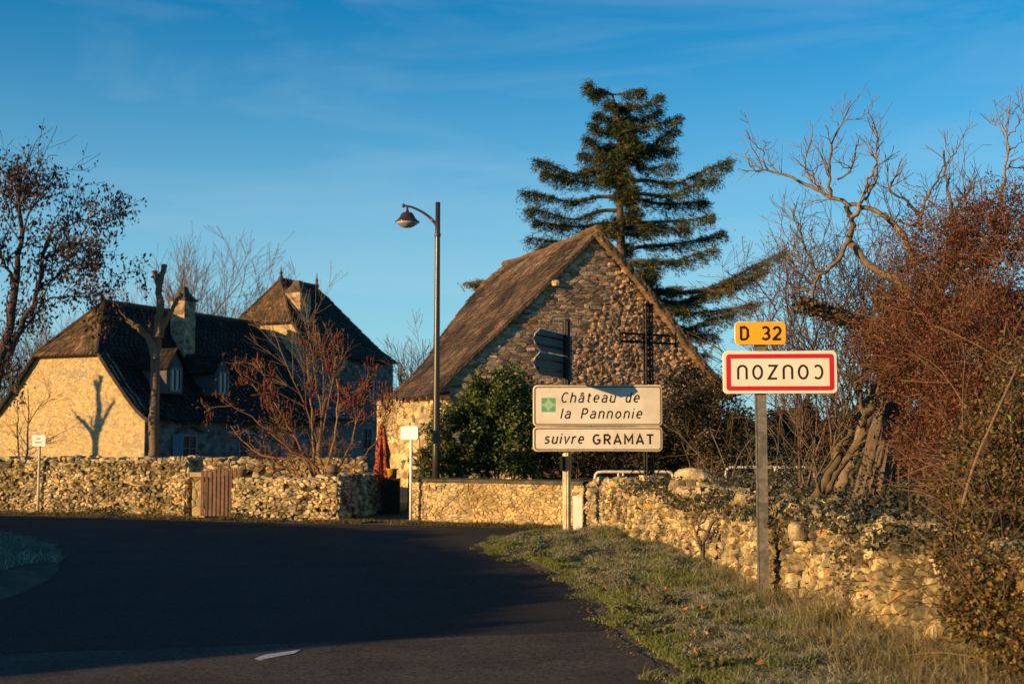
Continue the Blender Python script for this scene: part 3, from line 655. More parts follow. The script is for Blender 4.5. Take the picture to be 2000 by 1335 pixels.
pieces(bn, 'roof_tile', it, M['tile'], 300, key=lambda q: (np.mean([v[1] for v in q[0]])+R.random()*2))
it = tile_rows(rfcur, rcur, 40, .17, R, lift=.025, th=.018, colfn=lambda t, s, v, R: t*1.25)
b = MB(); [b.add(v, f, t) for v, f, t, _ in it]; b.build('rear_roof_tiles', M['tile'], bn, loc=bl, kind='stuff')
# stacked verge tiles (right and left rakes)
b = MB()
for cur, sgn in ((rcur, 1), (lcur, -1)):
    for k in range(60):
        p = cur(k/60); q = cur(min(1, (k+1.5)/60)); c = (p+q)/2+u2*.10; d = nrm(q-p)
        T = random.uniform(.7, 1.3)*(2.2 if sgn > 0 else 1.0); tt = (T, T*.9, T*.72)
        nn = nrm(np.cross(d, u2)); nn = nn if nn[2] > 0 else -nn
        for h_ in ((-.035, -.085, -.13) if sgn > 0 else (-.04,)):
            w_ = .03+random.uniform(-.02, .02); ln = np.linalg.norm(q-p)*.5
            P = [c+d*a_*ln+u2*(b_*.10-w_)+nn*(h_+e_*.017+a_*.008) for a_ in (-1, 1) for b_ in (-1, 1) for e_ in (-1, 1)]
            b.add(P, [(0, 1, 3, 2), (4, 6, 7, 5), (0, 4, 5, 1), (2, 3, 7, 6), (0, 2, 6, 4), (1, 5, 7, 3)], tt)
b.build('verge_tiles', M['tile'], bn, loc=bl, kind='stuff')
b = MB(); b.tube([ap*(1-k/10)+rfar*k/10+up3*(.02+.02*math.sin(k*2.1)-.06*math.sin(math.pi*k/10)) for k in range(11)], .09, 6, t=(1.5, 1.3, 1.0)); b.build('ridge_tiles', M['tile'], bn, loc=bl)
# gable wall body
def wp(px, py): return hp(px, py, 0)
cornL = wp(880, 760); cornR = wp(1405, 752); apx = wp(1170, 462)
gl = np.array([cornL[0], cornL[1], 0]); gr_ = np.array([cornR[0], cornR[1], 0]); Wg = np.linalg.norm(gr_-gl)
zL, zR, zA = cornL[2], cornR[2], apx[2]; sA = np.dot(apx-gl, g2); sM = np.dot(wp(1000, 640)-gl, g2); zM = wp(1000, 640)[2]; zM -= .05
rake = [lcur(k/12)+u2*.05-up3*.05 for k in range(13)]+[rcur(1-k/12)-u2*ovh-up3*.05 for k in range(1, 13)]
rake = [p for p in rake if -.02 < np.dot(p-gl, g2) < Wg+.02]
gp = [gl+up3*.3]+rake+[gl+g2*Wg+up3*.3]
prism(bn, 'gable_wall', [p+u2*.02 for p in gp], u2, .4, M['gable'])
def gtint(R, s, t, c):
    k = noise.noise((s*.9, t*.9, 4)); return c*(1.25 if k > .15 else 1.0)
def gm(s, t, q): return tuple(gl+g2*s+up3*t-u2*q)
bt = lambda R, s, t, c: c*(1.15, 1.0, .9)
zc_ = zM-.9
RS = [(np.dot(p-gl, g2), p[2]) for p in [lcur(k/20)+u2*.05 for k in range(21)]+[rcur(1-k/20)-u2*ovh for k in range(1, 21)]]
RSx = [a for a, _ in RS]; RSz = [c for _, c in RS]
rk = lambda s: float(np.interp(s, RSx, RSz))-.14
inner = lambda s, t: (t < 1.75+(s-1.5)*1.30+.45*noise.noise((s*1.5, t*1.5, 2))) or (s > sA+.5)
big = voronoi_stones(gm, Wg, zA+.2, .165, .062, region=[(0, .3), (Wg, .3), (Wg, zA+.2), (0, zA+.2)], seed=61, proud=.014, drop=.25, tints=gtint, topfn=rk, clsfn=lambda s, t: not inner(s, t))
small = voronoi_stones(gm, Wg, zA+.2, .095, .070, region=[(0, .3), (Wg, .3), (Wg, zA+.2), (0, zA+.2)], seed=62, proud=.028, drop=.25, tints=bt, topfn=rk, clsfn=inner, holes=.03)
pieces(bn, 'stone', [x for x in big], M['gable'], 180); pieces(bn, 'rubble_stone', small, M['gable'], 120)
# quoin stones under the right rake
b = MB()
q = []
for k in range(14):
    f_ = .1+.8*k/14; p = apx*(1-f_)+cornR*f_-up3*.28; c = rock_verts(random, .12)
    q.append((np.array([p+g2*v[0]*.085+up3*v[2]*.042-u2*v[1]*.06 for v in c]), RF, np.array((1.0, .95, .8))*random.uniform(.8, 1.1), .1))
q.append((np.array([wp(1082, 553)+g2*v[0]*.09+up3*v[2]*.08-u2*v[1]*.12 for v in rock_verts(random, .15)]), RF, np.array((1.8, 1.6, 1.2)), .1))
pieces(bn, 'quoin', q, M['stone'])
# left side wall, lit
LW = np.array([gl[0], gl[1], 0]); 
prism(bn, 'side_wall', [LW+up3*.3, LW+g2*.35+up3*.3, LW+g2*.35+up3*(zL+.05), LW+up3*(zL-.05)], u2, 6.2, M['mortar'])
prism(bn, 'wall_corner', [LW+up3*(zL-.04)-u2*.004, LW+g2*.45+up3*(zL-.04)-u2*.004, LW+g2*.45+up3*(rk(.45)+.08)-u2*.004, LW+up3*(rk(0)+.08)-u2*.004, LW-g2*.22+up3*(rk(-.22)+.06)-u2*.004, LW-g2*.22+up3*(zL-.04)-u2*.004], u2, .5, M['gable'])
O3 = LW+u2*6.2; it = voronoi_stones(lambda s, t, q: tuple(O3-u2*s+up3*t-g2*q), 6.2, zL-.08, .22, .12, seed=66, proud=.015, region=[(0, .3), (6.2, .3), (6.2, zL-.1), (0, zL-.1)]); pieces(bn, 'side_stone', it, M['pale'], 120)
prism(bn, 'right_wall', [gr_-g2*.35+up3*.3, gr_+up3*.3, gr_+up3*zR, gr_-g2*.35+up3*zR], u2, 6.2, M['gable'])
b = MB()
for k in range(9): p = lcur(.0)*(1-k/8.)+fcur(.0)*k/8.; b.box(p+g2*.16+up3*-.06, (.34, .08, .09), math.atan2(g2[1], g2[0]))
b.build('rafter_ends', M['wood'], bn, loc=bl)
# ================================================================== SIGNS AND STREET FURNITURE
def arc(cx, cy, rx, ry, a0, a1, n=12): return [(cx+rx*math.cos(math.radians(a0+(a1-a0)*k/n)), cy+ry*math.sin(math.radians(a0+(a1-a0)*k/n))) for k in range(n+1)]
GL = {  # strokes in a box one cap height tall; (strokes, width)
 'C': ([arc(.3, .5, .27, .46, 48, 312, 18)], .56), 'O': ([arc(.3, .5, .27, .46, 0, 360, 24)], .60),
 'U': ([[(.04, 1)]+[(.04, .34)]+arc(.3, .32, .26, .28, 180, 360)+[(.56, .34), (.56, 1)]], .60), 'Z': ([[(.04, .955), (.54, .955), (.05, .045), (.56, .045)]], .58),
 'D': ([[(.07, .045), (.07, .955), (.26, .955)]+arc(.26, .67, .27, .285, 90, 0, 8)+[(.53, .33)]+arc(.26, .33, .27, .285, 0, -90, 8)+[(.05, .045)]], .60),
 '3': ([arc(.27, .72, .22, .235, 150, -80, 12)+arc(.27, .27, .25, .225, 80, -150, 12)], .55), '2': ([arc(.28, .69, .22, .26, 165, -20, 12)+[(.42, .48), (.05, .06), (.05, .045), (.54, .045)]], .58),
 'G': ([arc(.32, .5, .27, .455, 50, 300, 18)+[(.55, .2), (.55, .45), (.34, .45)]], .62), 'R': ([[(.07, 0), (.07, .95), (.3, .95)]+arc(.3, .71, .2, .24, 90, -90, 10)+[(.07, .47)], [(.28, .47), (.52, 0)]], .56),
 'A': ([[(.02, 0), (.30, .97), (.58, 0)], [(.11, .28), (.49, .28)]], .60), 'M': ([[(.05, 0), (.05, .95), (.35, .32), (.65, .95), (.65, 0)]], .70), 'T': ([[(0, .95), (.54, .95)], [(.27, .95), (.27, 0)]], .54),
 'P': ([[(.07, 0), (.07, .95), (.28, .95)]+arc(.28, .70, .21, .25, 90, -90, 10)+[(.07, .45)]], .54),
 'h': ([[(.05, 0), (.05, 1)], arc(.24, .48, .19, .21, 170, 0, 8)+[(.43, 0)]], .47), 'n': ([[(.05, 0), (.05, .72)], arc(.24, .48, .19, .21, 170, 0, 8)+[(.43, 0)]], .47),
 'u': ([[(.05, .72), (.05, .24)]+arc(.24, .24, .19, .21, 180, 350, 8), [(.43, .72), (.43, 0)]], .47), 'l': ([[(.05, 0), (.05, 1)]], .10), 'i': ([[(.05, 0), (.05, .70)], [(.05, .86), (.05, .97)]], .10),
 'a': ([arc(.24, .5, .18, .2, 150, 0, 8)+[(.42, 0)], [(.42, .42), (.26, .42)]+arc(.22, .23, .18, .19, 90, 330, 10)], .47),
 'â': ([arc(.24, .5, .18, .2, 150, 0, 8)+[(.42, 0)], [(.42, .42), (.26, .42)]+arc(.22, .23, .18, .19, 90, 330, 10), [(.10, .82), (.24, .95), (.38, .82)]], .47),
 'e': ([[(.05, .38), (.44, .38)]+arc(.245, .40, .195, .30, 0, 180, 8)+[(.05, .32)]+arc(.245, .32, .195, .27, 180, 315, 8)], .49), 't': ([[(.16, .93), (.16, .2)]+arc(.30, .2, .14, .15, 180, 280, 6), [(.02, .68), (.34, .68)]], .36),
 'd': ([[(.43, 0), (.43, 1)], arc(.24, .36, .19, .32, 25, 335, 14)], .48), 'o': ([arc(.245, .36, .2, .31, 0, 360, 16)], .49), 's': ([arc(.22, .53, .16, .155, 30, 270, 8)+arc(.22, .21, .18, .165, 90, -150, 8)], .42),
 'v': ([[(.01, .72), (.22, .02), (.43, .72)]], .44), 'r': ([[(.05, 0), (.05, .72)], arc(.26, .44, .2, .24, 165, 70, 6)], .33), ' ': ([], .42)}
def ribbon(mb, pts, w, y, flip, th=.0012):
    P = np.array(pts, float); closed = np.linalg.norm(P[0]-P[-1]) < 1e-6
    n = len(P); L_, R_ = [], []
    for i in range(n):
        a = P[i]-P[i-1] if i > 0 else (P[-1]-P[-2] if closed else P[1]-P[0]); c = P[i+1]-P[i] if i < n-1 else (P[1]-P[0] if closed else P[i]-P[i-1])
        a = a/(np.linalg.norm(a)+1e-9); c = c/(np.linalg.norm(c)+1e-9); m = a+c; m = m/(np.linalg.norm(m)+1e-9); nn = np.array([-m[1], m[0]]); k = max(.45, float(np.dot(nn, [-a[1], a[0]])))
        L_.append(P[i]+nn*w/2/k); R_.append(P[i]-nn*w/2/k)
    V = [(p[0], y-th, p[1]) for p in L_]+[(p[0], y-th, p[1]) for p in R_]+[(p[0], y, p[1]) for p in L_]+[(p[0], y, p[1]) for p in R_]
    Fc = []
    for i in range(n-1): Fc += [(i, i+1, n+i+1, n+i), (2*n+i, 2*n+i+1, i+1, i), (n+i, n+i+1, 3*n+i+1, 3*n+i)]
    Fc += [(0, n, 3*n, 2*n), (n-1, 3*n-1, 4*n-1, 2*n-1)]
    mb.add(V, Fc)
def lettering(parent, text, x0, x1, z0, h, y, weight=.115, slant=0, sp=.14, m=None, flip180=False, wide=None):
    adv = 0; items = []
    for ch in text:
        st, w = GL[ch]; items.append((st, adv)); adv += w+sp
    adv -= sp; tot = adv+0; sx = (x1-x0)/tot; b = MB(); j = 0
    for st, ox in items:
        for s in st:
            pts = [((x+ox)*sx+slant*yy*h, yy*h) for x, yy in s]
            pts = [(x0+x, z0+z) for x, z in pts]
            if flip180: pts = [(x0+x1-x, 2*z0+h-z) for x, z in pts]
            ribbon(b, pts, weight*h, y-.0003*(j % 4), False); j += 1
    return b.build('lettering', m or M['black'], parent)
def rrect(x0, x1, z0, z1, r, n=6):
    out = []
    for cx, cz, a in ((x1-r, z1-r, 0), (x0+r, z1-r, 90), (x0+r, z0+r, 180), (x1-r, z0+r, 270)):
        out += [(cx+r*math.cos(math.radians(a+90*k/n)), cz+r*math.sin(math.radians(a+90*k/n))) for k in range(n+1)]
    return out
def plate(parent, name, outline, y0, y1, m, hole=None):
    n = len(outline)
    if hole:
        V = [(x, y0, z) for x, z in outline]+[(x, y0, z) for x, z in hole]+[(x, y1, z) for x, z in outline]+[(x, y1, z) for x, z in hole]
        Fc = [(i, (i+1) % n, n+(i+1) % n, n+i) for i in range(n)]+[(2*n+i, 3*n+i, 3*n+(i+1) % n, 2*n+(i+1) % n) for i in range(n)]+[(i, 2*n+i, 2*n+(i+1) % n, (i+1) % n) for i in range(n)]+[(n+i, n+(i+1) % n, 3*n+(i+1) % n, 3*n+i) for i in range(n)]
        return mk(name, V, Fc, m, parent)
    V = [(x, y0, z) for x, z in outline]+[(x, y1, z) for x, z in outline]
    return mk(name, V, [tuple(range(n)), tuple(range(2*n-1, n-1, -1))]+[(i, n+i, n+(i+1) % n, (i+1) % n) for i in range(n)], m, parent)
# ---- town sign
YS = 10.25; k = YS/F
bx = gnd(1493, 1185); YS = bx[1]
ts = thing('town_sign', 'town name sign with red border, lettering upside down, under a yellow road number plate', 'road sign', (bx[0], bx[1], 0), math.radians(-4))
def SX(px, Y, base): return at(px, 720, Y)[0]-base
def SZ(py, Y): return at(1000, py, Y)[2]
X0, X1 = SX(1413, YS, bx[0]), SX(1631, YS, bx[0]); Z0, Z1 = SZ(768, YS), SZ(686, YS)
b = MB(); 
b.box((0, .045, SZ(640, YS)/2), (.075, .066, SZ(640, YS))); po = b.build('post', M['galv'], ts)
b = MB(); b.box((-.040, .045, (SZ(655, YS)+0)/2), (.0065, .074, SZ(655, YS)-.01)); b.box((.040, .045, (SZ(655, YS)+0)/2), (.0065, .074, SZ(655, YS)-.01)); b.build('post_flange', M['galv'], ts)
YF = 0
r_ = .035
pb = plate(ts, 'name_plate', rrect(X0, X1, Z0, Z1, r_), -.025, 0, M['cream'])
e = (X1-X0)/218
plate(ts, 'red_border', rrect(X0+5.5*e, X1-5.5*e, Z0+5.5*e, Z1-5.5*e, r_-.009), -.0275, -.0245, M['red'], hole=rrect(X0+14*e, X1-14*e, Z0+14*e, Z1-14*e, .002))
b = MB(); o_ = rrect(X0, X1, Z0, Z1, r_); b.tube([(x, -.013, z) for x, z in o_+[o_[0]]], .0055, 5); b.build('rim', M['cream'], ts)
lettering(ts, 'COUZOU', SX(1440, YS, bx[0]), SX(1604, YS, bx[0]), SZ(740.5, YS), SZ(713, YS)-SZ(740.5, YS), -.0252, .145, sp=.34, flip180=True)
x0, x1, z0, z1 = SX(1437, YS, bx[0]), SX(1534, YS, bx[0]), SZ(673, YS), SZ(629, YS)
plate(ts, 'number_plate', rrect(x0, x1, z0, z1, .034), -.025, 0, M['yellow'])
o_ = rrect(x0, x1, z0, z1, .034); b = MB(); b.tube([(x, -.013, z) for x, z in o_+[o_[0]]], .0045, 5); b.build('number_plate_rim', M['cream'], ts)
lettering(ts, 'D 32', SX(1446, YS, bx[0]), SX(1526, YS, bx[0]), SZ(664, YS), SZ(638, YS)-SZ(664, YS), -.0252, .19, sp=.22)
b = MB()
for z in (Z0+.06, Z1-.06, z0+.05, z1-.05): b.box((0, .055, z), (.12, .10, .022))
b.build('bracket', M['galv'], ts)
# ---- direction sign post
bc = gnd(1107, 1047); YC = bc[1]
cs = thing('direction_sign', 'cream direction sign in black lettering for a castle, on a round fluted post', 'road sign', (bc[0], bc[1], 0), math.radians(-3))
SXc = lambda px: SX(px, YC, bc[0]); SZc = lambda py: SZ(py, YC)
def fluted(mb, x, y, z0, z1, r, n=40):
    V = []; 
    for z in (z0, z1):
        for j in range(n): a = 2*math.pi*j/n; q = r*(1 if j % 4 < 2 else .90); V.append((x+q*math.cos(a), y+q*math.sin(a), z))
    mb.add(V, [(j, (j+1) % n, n+(j+1) % n, n+j) for j in range(n)]+[tuple(range(n))[::-1], tuple(range(n, 2*n))])
b = MB(); fluted(b, 0, .10, 0, SZc(760), .058); b.build('post', M['cpost'], cs)
b = MB(); fluted(b, 0, .10, SZc(760), SZc(624), .058); b.build('upper_post', M['greyback'], cs)
b = MB(); b.lathe((0, .10, SZc(624)), [(.062, -.02), (.062, .012), (.05, .02)], 20); b.build('post_cap', M['greyback'], cs)
b = MB(); b.lathe((0, .10, 0), [(.09, -.02), (.085, .03), (.062, .05)], 20); b.build('post_foot', M['greyback'], cs)
for nm, (ya, yb_) in (('upper', (831, 753)), ('lower', (880, 834))):
    x0, x1, z0, z1 = SXc(1042), SXc(1291), SZc(ya), SZc(yb_)
    pl = plate(cs, 'sign_panel', rrect(x0, x1, z0, z1, .055), -.03, 0, M['cream2'])
    i_ = .028; plate(pl, 'panel_frame', rrect(x0+.010, x1-.010, z0+.010, z1-.010, .048), -.033, -.0298, M['bronze'], hole=rrect(x0+i_, x1-i_, z0+i_, z1-i_, .034))
    o_ = rrect(x0, x1, z0, z1, .055); b = MB(); b.tube([(x, -.014, z) for x, z in o_+[o_[0]]], .011, 6); b.build('panel_rim', M['cpost'], pl)
    b = MB(); b.box(((x0+x1)/2, .018, (z0+z1)/2), (x1-x0-.1, .03, .05)); b.build('panel_rail', M['galv'], pl)
c_h = SZc(767)-SZc(787)
lettering(cs, 'Château de', SXc(1095), SXc(1246), SZc(786), c_h, -.0305, .13, .22, .25)
lettering(cs, 'la Pannonie', SXc(1094), SXc(1251), SZc(817), c_h, -.0305, .13, .22, .25)
lettering(cs, 'suivre', SXc(1062), SXc(1138), SZc(866), c_h, -.0305, .14, .22, .25)
lettering(cs, 'GRAMAT', SXc(1157), SXc(1274), SZc(867), SZc(848)-SZc(867), -.0305, .19, 0, .25)
ex0, ex1, ez0, ez1 = SXc(1057), SXc(1085), SZc(804.5), SZc(776)
em = plate(cs, 'emblem', [(ex0, ez0), (ex1, ez0), (ex1, ez1), (ex0, ez1)], -.0318, -.0302, M['green2'])
mx_, mz_ = (ex0+ex1)/2, (ez0+ez1)/2; hw = (ex1-ex0)/2-.008; b = MB()
for sx_ in (-1, 1):
    for sz_ in (-1, 1):
        pts = [(mx_+sx_*hw, mz_+sz_*hw), (mx_+sx_*hw, mz_+sz_*hw*.12), (mx_+sx_*hw*.66, mz_+sz_*hw*.2), (mx_+sx_*hw*.45, mz_+sz_*hw*.45), (mx_+sx_*hw*.2, mz_+sz_*hw*.66), (mx_+sx_*hw*.12, mz_+sz_*hw)]
        if sx_*sz_ < 0: pts = pts[::-1]
        b.add([(x, -.0335, z) for x, z in pts], [tuple(range(6))[::-1]])
b.lathe((mx_, -.033, mz_), [(.006, -.004), (.006, .004)], 8); b.build('emblem_mark', M['green'], em)
# small junction box on the post
b = MB(); b.box((-.075, .05, SZc(904)), (.03, .12, .21)); b.box((0.01, .09, SZc(904)), (.13, .13, .20)); b.build('junction_box', M['greyback'], cs)
# ---- arrow boards seen from behind
def arrowboard(z0, z1, label):
    r = thing('arrow_board', label, 'road sign', (bc[0]+.02, bc[1]+.16, z0), math.radians(0)); 
    dv = nrm((-.37, -.93, 0)); L1 = 1.36; L0 = -.22; hz = (z1-z0)
    f = lambda s, z, q=0: tuple(dv*s+np.array([dv[1], -dv[0], 0])*q+up3*z)
    out = [(L0, .005), (L1-.26, .005), (L1-.07, hz*.30), (L1, hz*.5), (L1-.07, hz*.70), (L1-.26, hz-.005), (L0, hz-.005)]; n = len(out)
    V = [f(s, z, 0) for s, z in out]+[f(s, z, .02) for s, z in out]
    mk('board', V, [tuple(range(n)), tuple(range(2*n-1, n-1, -1))]+[(i, n+i, n+(i+1) % n, (i+1) % n) for i in range(n)], M['greyback'], r)
    b = MB(); b.tube([f(s, z, .01) for s, z in out[1:6]], .010, 5); b.tube([f(s, z, .01) for s, z in (out[5], out[6])], .008, 5); b.build('rim', M['cream'], r)
    b = MB()
    for z in (hz*.28, hz*.72): b.tube([f(L0+.02, z, -.015), f(L1-.12, z, -.015)], .014, 4)
    for z in (hz*.28, hz*.72): b.tube([f(L0+.02, z, .035), f(L1-.12, z, .035)], .014, 4)
    b.build('stiffener', M['greyback'], r)
arrowboard(2.25, 2.57, 'lower grey arrow-ended direction board seen from behind, above the cream sign')
arrowboard(2.585, 2.89, 'topmost grey arrow-ended direction board seen from behind, near the post cap')
# ---- white marker board by the wall
wb = gnd(1129, 1037); t = thing('marker_board', 'narrow white painted marker board standing against the wall end beside the fluted post', 'marker', (wb[0], wb[1], 0)); 
b = MB(); h_ = at(1129, 968, wb[1])[2]; b.box((-.03, .0, h_/2), (.09, .03, h_)); b.box((.038, .01, h_/2), (.045, .05, h_-.01)); b.build('board', M['white'], t); b = MB(); b.box((0, .05, h_/2), (.04, .04, h_-.05)); b.build('stake', M['wood'], t)
# ---- street lamp
bl_ = gnd(851, 1017); YL = bl_[1]; zt = at(857, 395, YL)[2]
lp = thing('street_lamp', 'tall brown street lamp with one curved arm and bell shade', 'street lamp', (bl_[0], bl_[1], 0), 0); 
SXl = lambda px: at(px, 430, YL)[0]-bl_[0]; SZl = lambda py: at(855, py, YL)[2]
b = MB(); b.tube([(0, 0, 0), (0, 0, 1.2), (0.005, 0, 3.0), (.01, 0, SZl(470)), (.012, 0, zt)], [.068, .064, .052, .044, .042], 20); b.build('pole', M['pole'], lp, True)
b = MB(); b.lathe((0, 0, 0), [(.14, -.01), (.14, .015), (.075, .02), (.072, .10), (.068, .11)], 20); b.build('base_plate', M['pole'], lp)
ac = curve3([(SXl(855), 0, SZl(468)), (SXl(854), 0, SZl(446)), (SXl(846), 0, SZl(431)), (SXl(828), 0, SZl(416)), (SXl(806), 0, SZl(405)), (SXl(788), 0, SZl(401))])
b = MB(); b.tube([ac(k/16) for k in range(17)], [.03-.013*k/16 for k in range(17)], 10); b.tube([(SXl(857), 0, SZl(440)), (SXl(848), 0, SZl(434)), (SXl(838), 0, SZl(424))], .024, 8)
b.lathe((SXl(788), 0, SZl(401)-.03), [(.012, -.01), (.03, .01), (.03, .04), (.012, .06)], 10); b.build('arm', M['lampm'], lp, True)
b = MB(); b.lathe((.01, 0, SZl(462)), [(.052, 0), (.055, .02), (.055, .05), (.05, .06)], 16); b.build('collar', M['lampm'], lp)
lx = SXl(795.5); zc0 = SZl(434)
b = MB(); b.lathe((lx, 0, zc0), [(.215, -.004), (.215, .012), (.185, .03), (.145, .07), (.118, .12), (.095, .158), (.06, .175), (.028, .182), (.026, .21), (.018, .22), (.018, .285)], 28); sh = b.build('lamp_shade', M['lampm'], lp, True)
b = MB(); b.lathe((lx, 0, zc0), [(.02, -.10), (.07, -.092), (.12, -.07), (.17, -.035), (.205, -.006)], 28); b.build('lamp_bowl', M['glass'], sh, True)
# ---- small white signs on poles
bw = gnd(802, 1018); t = thing('notice_sign', 'bright white notice board on a thin pale pole left of the street lamp', 'sign', (bw[0], bw[1], 0), math.radians(-32)); Yw = bw[1]
b = MB(); b.tube([(0, 0, 0), (0, 0, at(802, 845, Yw)[2])], .024, 12); b.build('pole', M['white'], t, True)
zz = at(802, 858, Yw)[2], at(802, 832, Yw)[2]; plate(t, 'board', rrect(-.18, .18, zz[0], zz[1], .04), -.055, -.028, M['white'])
b = MB(); b.box((-.03, -.0565, (zz[0]+zz[1])/2+.01), (.02, .002, .03)); b.build('print', M['green'], t)
bw = gnd(76, 998); Yw = bw[1]-.75; t = thing('house_sign', 'small cream notice with two lines of green print on a pole before the tallest wall', 'sign', (at(76, 900, Yw)[0], Yw, 0), 0)
b = MB(); b.tube([(0, .02, 0), (0, .02, at(76, 860, Yw)[2])], .026, 12); b.build('pole', M['cpost'], t, True)
zz = at(76, 871, Yw)[2], at(76, 849, Yw)[2]; plate(t, 'board', rrect(-.125, .125, zz[0], zz[1], .02), -.03, -.005, M['white'])
b = MB()
for zl, xs_ in ((.68, (-.04, .03)), (.34, (-.07, .06))):
    x = xs_[0]
    while x < xs_[1]: b.box((x, -.0305, zz[0]+(zz[1]-zz[0])*zl), (.012, .002, .028)); x += .019
b.build('print', M['green'], t)
# ---- wooden gate
ga, gb = gnd(388, 1012), gnd(472, 1013); ga[1] += .1
gt = thing('wooden_gate', 'low brown gate of upright boards between the stone pier and garden wall', 'gate', (ga[0], ga[1], 0)); gl_ = np.array(gt.location)
n = 11; d = nrm(np.array([gb[0]-ga[0], gb[1]+.15-ga[1], 0])); Wd = .82; ang = math.atan2(d[1], d[0])
for k_ in range(n):
    h = .80+.05*math.sin(k_/n*2.2)+random.uniform(-.006, .006); b = MB(); c = ga+d*(k_+.5)*Wd/n; T = random.uniform(.7, 1.2)
    b.box((c[0], c[1], .04+h/2), (Wd/n-.022, .026, h), ang+random.uniform(-.01, .01), (T, T, T)); o = b.build('board', M['wood'], gt, loc=c); o.location = c-gl_
b = MB(); c = ga+d*Wd/2
for z in (.22, .68): b.box((c[0]+.0, c[1]+.030, z), (Wd, .035, .075), ang)
b.build('rail', M['wood'], gt, loc=gl_)
# post at right of gate
t = thing('pot', 'small round terracotta pot on the wall end beside the wooden gate', 'pot', (-4.72, 22.5, .74)); b = MB(); b.lathe((0, 0, 0), [(.06, 0), (.09, .12), (.095, .13), (.08, .14)], 12); b.build('vessel', M['barrel'], t, True)
# ---- cross
Yx = 19.9; cb = at(1268, 935, Yx)
cr_ = thing('iron_cross', 'tall wrought iron lattice cross with scrolls at its foot behind the cream sign', 'cross', (cb[0], Yx, .62), math.radians(33)); z0_ = .62
H_ = at(1268, 596, Yx)[2]-z0_; za = at(1268, 661, Yx)[2]-z0_
b = MB(); w = .062
for a_, b_ in ((-1, -1), (1, -1), (1, 1), (-1, 1)): b.tube([(a_*w, b_*w*.5, 0), (a_*w, b_*w*.5, H_)], .017, 5)
k_ = 0; z = 0
while z < H_-.12:
    for s_ in (-1, 1): b.tube([(s_*w, -w*.5, z), (-s_*w, -w*.5, z+.16)], .010, 4)
    for s_ in (-1, 1): b.tube([(s_*w, w*.5, z), (-s_*w, w*.5, z+.16)], .010, 4)
    z += .17
b.build('upright', M['iron'], cr_)
b = MB(); al = .56
for a_, b_ in ((-1, -1), (1, -1), (1, 1), (-1, 1)): b.tube([(-al, b_*w*.5-.014*b_, za+a_*w), (al, b_*w*.5-.014*b_, za+a_*w)], .017, 5)
x = -al
while x < al-.12:
    for s_ in (-1, 1): b.tube([(x, -w*.4, za+s_*w), (x+.16, -w*.4, za-s_*w)], .010, 4)
    x += .17
for e_ in (-al, al): b.tube([(e_, 0, za-w-.02), (e_, 0, za+w+.02)], .018, 5); b.lathe((e_, 0, za+w+.02), [(.005, 0), (.022, .02), (.005, .045)], 6); b.lathe((e_, 0, za-w-.065), [(.005, 0), (.022, .02), (.005, .045)], 6)
b.build('crossbar', M['iron'], cr_)
b = MB(); b.box((0, 0, H_+.01), (.17, .10, .03)); b.lathe((0, 0, H_+.02), [(.01, 0), (.03, .03), (.005, .07)], 6); b.build('finial', M['iron'], cr_)
for s_ in (-1, 1):
    b = MB(); P = []
    for k_ in range(40): a = k_/39*math.pi*3.1; r = .205*(1-k_/39*.80); P.append((s_*(.245+math.cos(a+math.pi*.65)*r*1.0), 0, .19+math.sin(a+math.pi*.65)*r))
    b.tube(P, .009, 5); b.build('scroll', M['iron'], cr_)
# ---- tube barriers behind the wall
def barrier(px0, px1, py, Y, lab, feet=2):
    a, c = at(px0, py, Y), at(px1, py, Y+.1); z = a[2]; zb = .45; r = thing('tube_barrier', lab, 'barrier', (a[0], Y, zb), group=None); L_ = c[0]-a[0]
    P = [(0, 0, 0), (0, 0, z-zb-.1), (.03, 0, z-zb-.03), (.11, 0, z-zb), (L_/2, .02, z-zb), (L_-.11, .04, z-zb), (L_-.03, .05, z-zb-.03), (L_, .05, z-zb-.1), (L_, .05, 0)]
    b = MB(); cc = curve3(P); b.tube([cc(k/40) for k in range(41)], .024, 8); b.build('hoop', M['railp'], r, True)
    for f_ in ((.3, .36) if feet == 2 else (.55,)): b = MB(); b.tube([(L_*f_, .02, 0), (L_*f_, .02, z-zb-.02)], .02, 6); b.build('upright', M['railp'], r)
barrier(1162, 1314, 921, 21.3, 'cream tubular hoop barrier behind the scrolls of the iron cross')
barrier(1418, 1590, 912, 21.6, 'cream tubular hoop barrier behind the post of the town sign', 1)
# ---- boulder and loose stones
def rock(lab, c, s, m, seed, name='boulder', cat='rock'):
    R = random.Random(seed); V = rock_verts(R, .30); me = bpy.data.meshes.new(name); me.from_pydata([tuple(v*np.array(s)*.5) for v in V], [], RF); me.update()
    o = bpy.data.objects.new(name, me); COL.objects.link(o); o.location = c; md = o.modifiers.new('s', 'SUBSURF'); md.levels = md.render_levels = 1
    tx = bpy.data.textures.new('n', 'CLOUDS'); tx.noise_scale = .12; d_ = o.modifiers.new('d', 'DISPLACE'); d_.texture = tx; d_.strength = .09*max(s); d_.mid_level = .5
    a = me.attributes.new('tint', 'FLOAT_COLOR', 'POINT'); a.data.foreach_set('color', [1.0]*len(me.vertices)*4)
    me.materials.append(m); return tag(o, lab, cat)
c = at(1352, 926, 18.2); rock('large pale weathered boulder above the dry stone wall near the cross', (c[0], c[1], c[2]-.05), (.50, .42, .34), M['stone'], 3)
c = at(1592, 1000, 9.6); rock('pale rounded stone lying on top of the wall right of the town sign', (c[0]+.05, c[1], c[2]-.01), (.15, .15, .14), M['stone'], 5, 'loose_stone')
